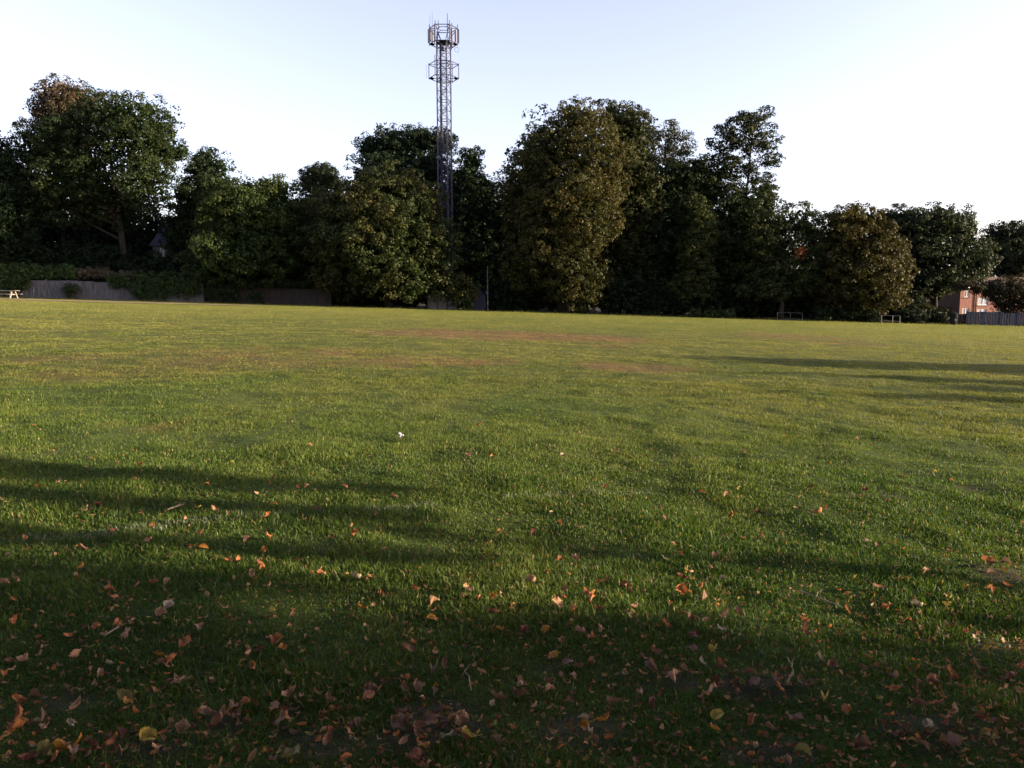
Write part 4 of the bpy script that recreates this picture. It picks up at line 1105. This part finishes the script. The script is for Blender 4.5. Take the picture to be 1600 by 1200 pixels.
NUM = {2: 'two', 3: 'three', 4: 'four', 5: 'five', 6: 'six', 7: 'seven', 8: 'eight', 9: 'nine'}
cells = {}
for it in items:
    it['rw'] = next(n for lim, n in rows if it['py'] < lim); it['cw'] = next(n for lim, n in cols if it['px'] < lim)
    cells.setdefault((it['c'], it['rw'], it['cw']), []).append(it)
for key, L in cells.items():
    L.sort(key=lambda d: d['px'])
    for j, it in enumerate(L):
        fm = {'flat': 'flat', 'curled': 'curled', 'folded': 'folded', 'lobed': 'crinkled', 'narrow': 'narrow'}[it['form']]
        s = f"{fm} {CWORD[it['c']]} leaf"
        if len(L) > 1: s += f", {ORD[min(j, 8)]} of {NUM.get(len(L), 'several')}"
        it['label'] = f"{s}, {it['rw']}, {it['cw']}"
for it in items:
    o = bpy.data.objects.new('fallen_leaf', leaf_mesh(it['form'], it['c'], random.randrange(3))); COL.objects.link(o)
    s = it['s']
    o.scale = (s * random.uniform(.9, 1.25), s, s * random.uniform(.9, 1.7))
    up = .030 + .012 * random.random() + .012 * float(smooth(3.5, 8, it['y']))
    o.location = (it['x'], it['y'], gz(it['x'], it['y']) + up)
    o.rotation_euler = (random.uniform(-.8, .8), random.uniform(-.8, .8) + (.25 if random.random() < .5 else 0), random.uniform(0, 6.28))
    tag(o, it['label'], 'leaf', 'fallen autumn leaves on the grass')

# leaf litter too fine to count: one object
def litter():
    Vs, Ls, Cs, tot, st = [], [], [], [], []
    vo = 0; lo = 0; cnt = 0
    pal = [LCOL[k] for k in ('orange', 'russet', 'brown', 'brown', 'tan', 'tan', 'brown', 'olive', 'russet', 'brown')]
    shapes = [leaf_shape(f, s) for f in FORMS for s in (1, 2)]
    pts = []
    while len(pts) < 3400:
        px = random.uniform(-60, 1660); py = 610 + 600 * random.random() ** .75
        x, y = on_ground(px, py)
        d = smooth(600, 1150, py) * (.35 + .65 * smooth(-200, 1500, px)) * (.3 + 1.4 * max(0, float(fbm(np.array([x * .9]), np.array([y * .9]), 61, 3)[0]) - .25))
        d = float(d) + .9 * float(patch(np.array([x]), np.array([y]), SOIL, 2)[0]) + .30 * float(smooth(625, 700, py))
        if random.random() < d: pts.append((x, y))
    for (x, y) in pts:
        V, Fc = random.choice(shapes); pile = float(patch(np.array([x]), np.array([y]), SOIL, 2)[0])
        s = random.uniform(.010, .030) * (1 + .5 * pile) * (1 + .5 * float(smooth(5, 12, y)))
        E = Matrix.Translation((x, y, gz(x, y) + .014 + .024 * random.random())) @ Matrix.Rotation(random.uniform(0, 6.28), 4, 'Z') @ Matrix.Rotation(random.uniform(-.7, .7), 4, 'X') @ Matrix.Scale(s, 4)
        A = np.array(E); W = np.array(V) @ A[:3, :3].T + A[:3, 3]
        Vs.append(W); c = np.array(random.choice(pal)) * random.uniform(.6, 1.1)
        Cs.append(np.tile(c, (len(V), 1)))
        for f in Fc: Ls += [vo + q for q in f]; st.append(lo); tot.append(4); lo += 4
        vo += len(V)
    me = np_mesh('leaf_litter', np.concatenate(Vs), np.array(Ls), np.array(st), np.array(tot), M_LEAF, np.concatenate(Cs))
    tag(link('leaf_litter', me), 'small broken leaf bits scattered through the grass', 'leaf litter', kind='stuff')
litter()

# twigs and paper scrap
def twig(label, pts, rad=.004):
    W = []
    for (px, py, dz) in pts:
        x, y = on_ground(px, py); W.append(Vector((x, y, gz(x, y) + .035 + dz)))
    c = W[0].copy(); mb = MB()
    mb.tube([p - c for p in W], [rad * (1 - .15 * k) for k in range(len(W))], 6)
    m = len(W) // 2; q = W[m] - c
    mb.tube([q, q + Vector((.02, .03, .012)), q + Vector((.05, .04, .02))], [rad * .7, rad * .5, rad * .3], 5)
    o = mb.build('twig', M_TWIG, None, tuple(c)); tag(o, label, 'twig', 'twigs in the grass')
twig('thin bent dark twig in the close grass right of centre', [(1228, 1078, 0), (1239, 1065, .01), (1236, 1052, .012), (1230, 1040, .008)], .003)
twig('pale straight twig in the left shaded grass', [(164, 1008, 0), (175, 1003, .006), (187, 998, .01)], .0045)
twig('long thin twig in the half shaded grass on the left', [(262, 801, 0), (274, 799, .006), (288, 797, .01)], .006)
twig('thin arched straw coloured twig right of the centre leaf heap', [(736, 1086, 0), (733, 1075, .03), (726, 1068, .03), (720, 1068, 0)], .0025)
twig('dark twig among leaves at the far right', [(1250, 928, 0), (1275, 938, .006), (1312, 952, .01)], .004)
def paper():
    x, y = on_ground(624, 686); g = gz(x, y) + .035
    V, Fs = [], []
    n = 6
    for i in range(n):
        for j in range(n):
            u, v = i / (n - 1) - .5, j / (n - 1) - .5
            V.append((u * .07, v * .055, .02 + .035 * abs(u) + .02 * math.sin(9 * u + 4 * v) + random.uniform(-.008, .008)))
    for i in range(n - 1):
        for j in range(n - 1): Fs.append((i * n + j, i * n + j + 1, (i + 1) * n + j + 1, (i + 1) * n + j))
    mb = MB(); mb.add(V, Fs); o = mb.build('paper_scrap', M_PAPER, None, (x, y, g)); o.rotation_euler = (.35, .5, .4)
    tag(o, 'crumpled white paper scrap lying alone on the sunlit grass', 'litter')
paper()
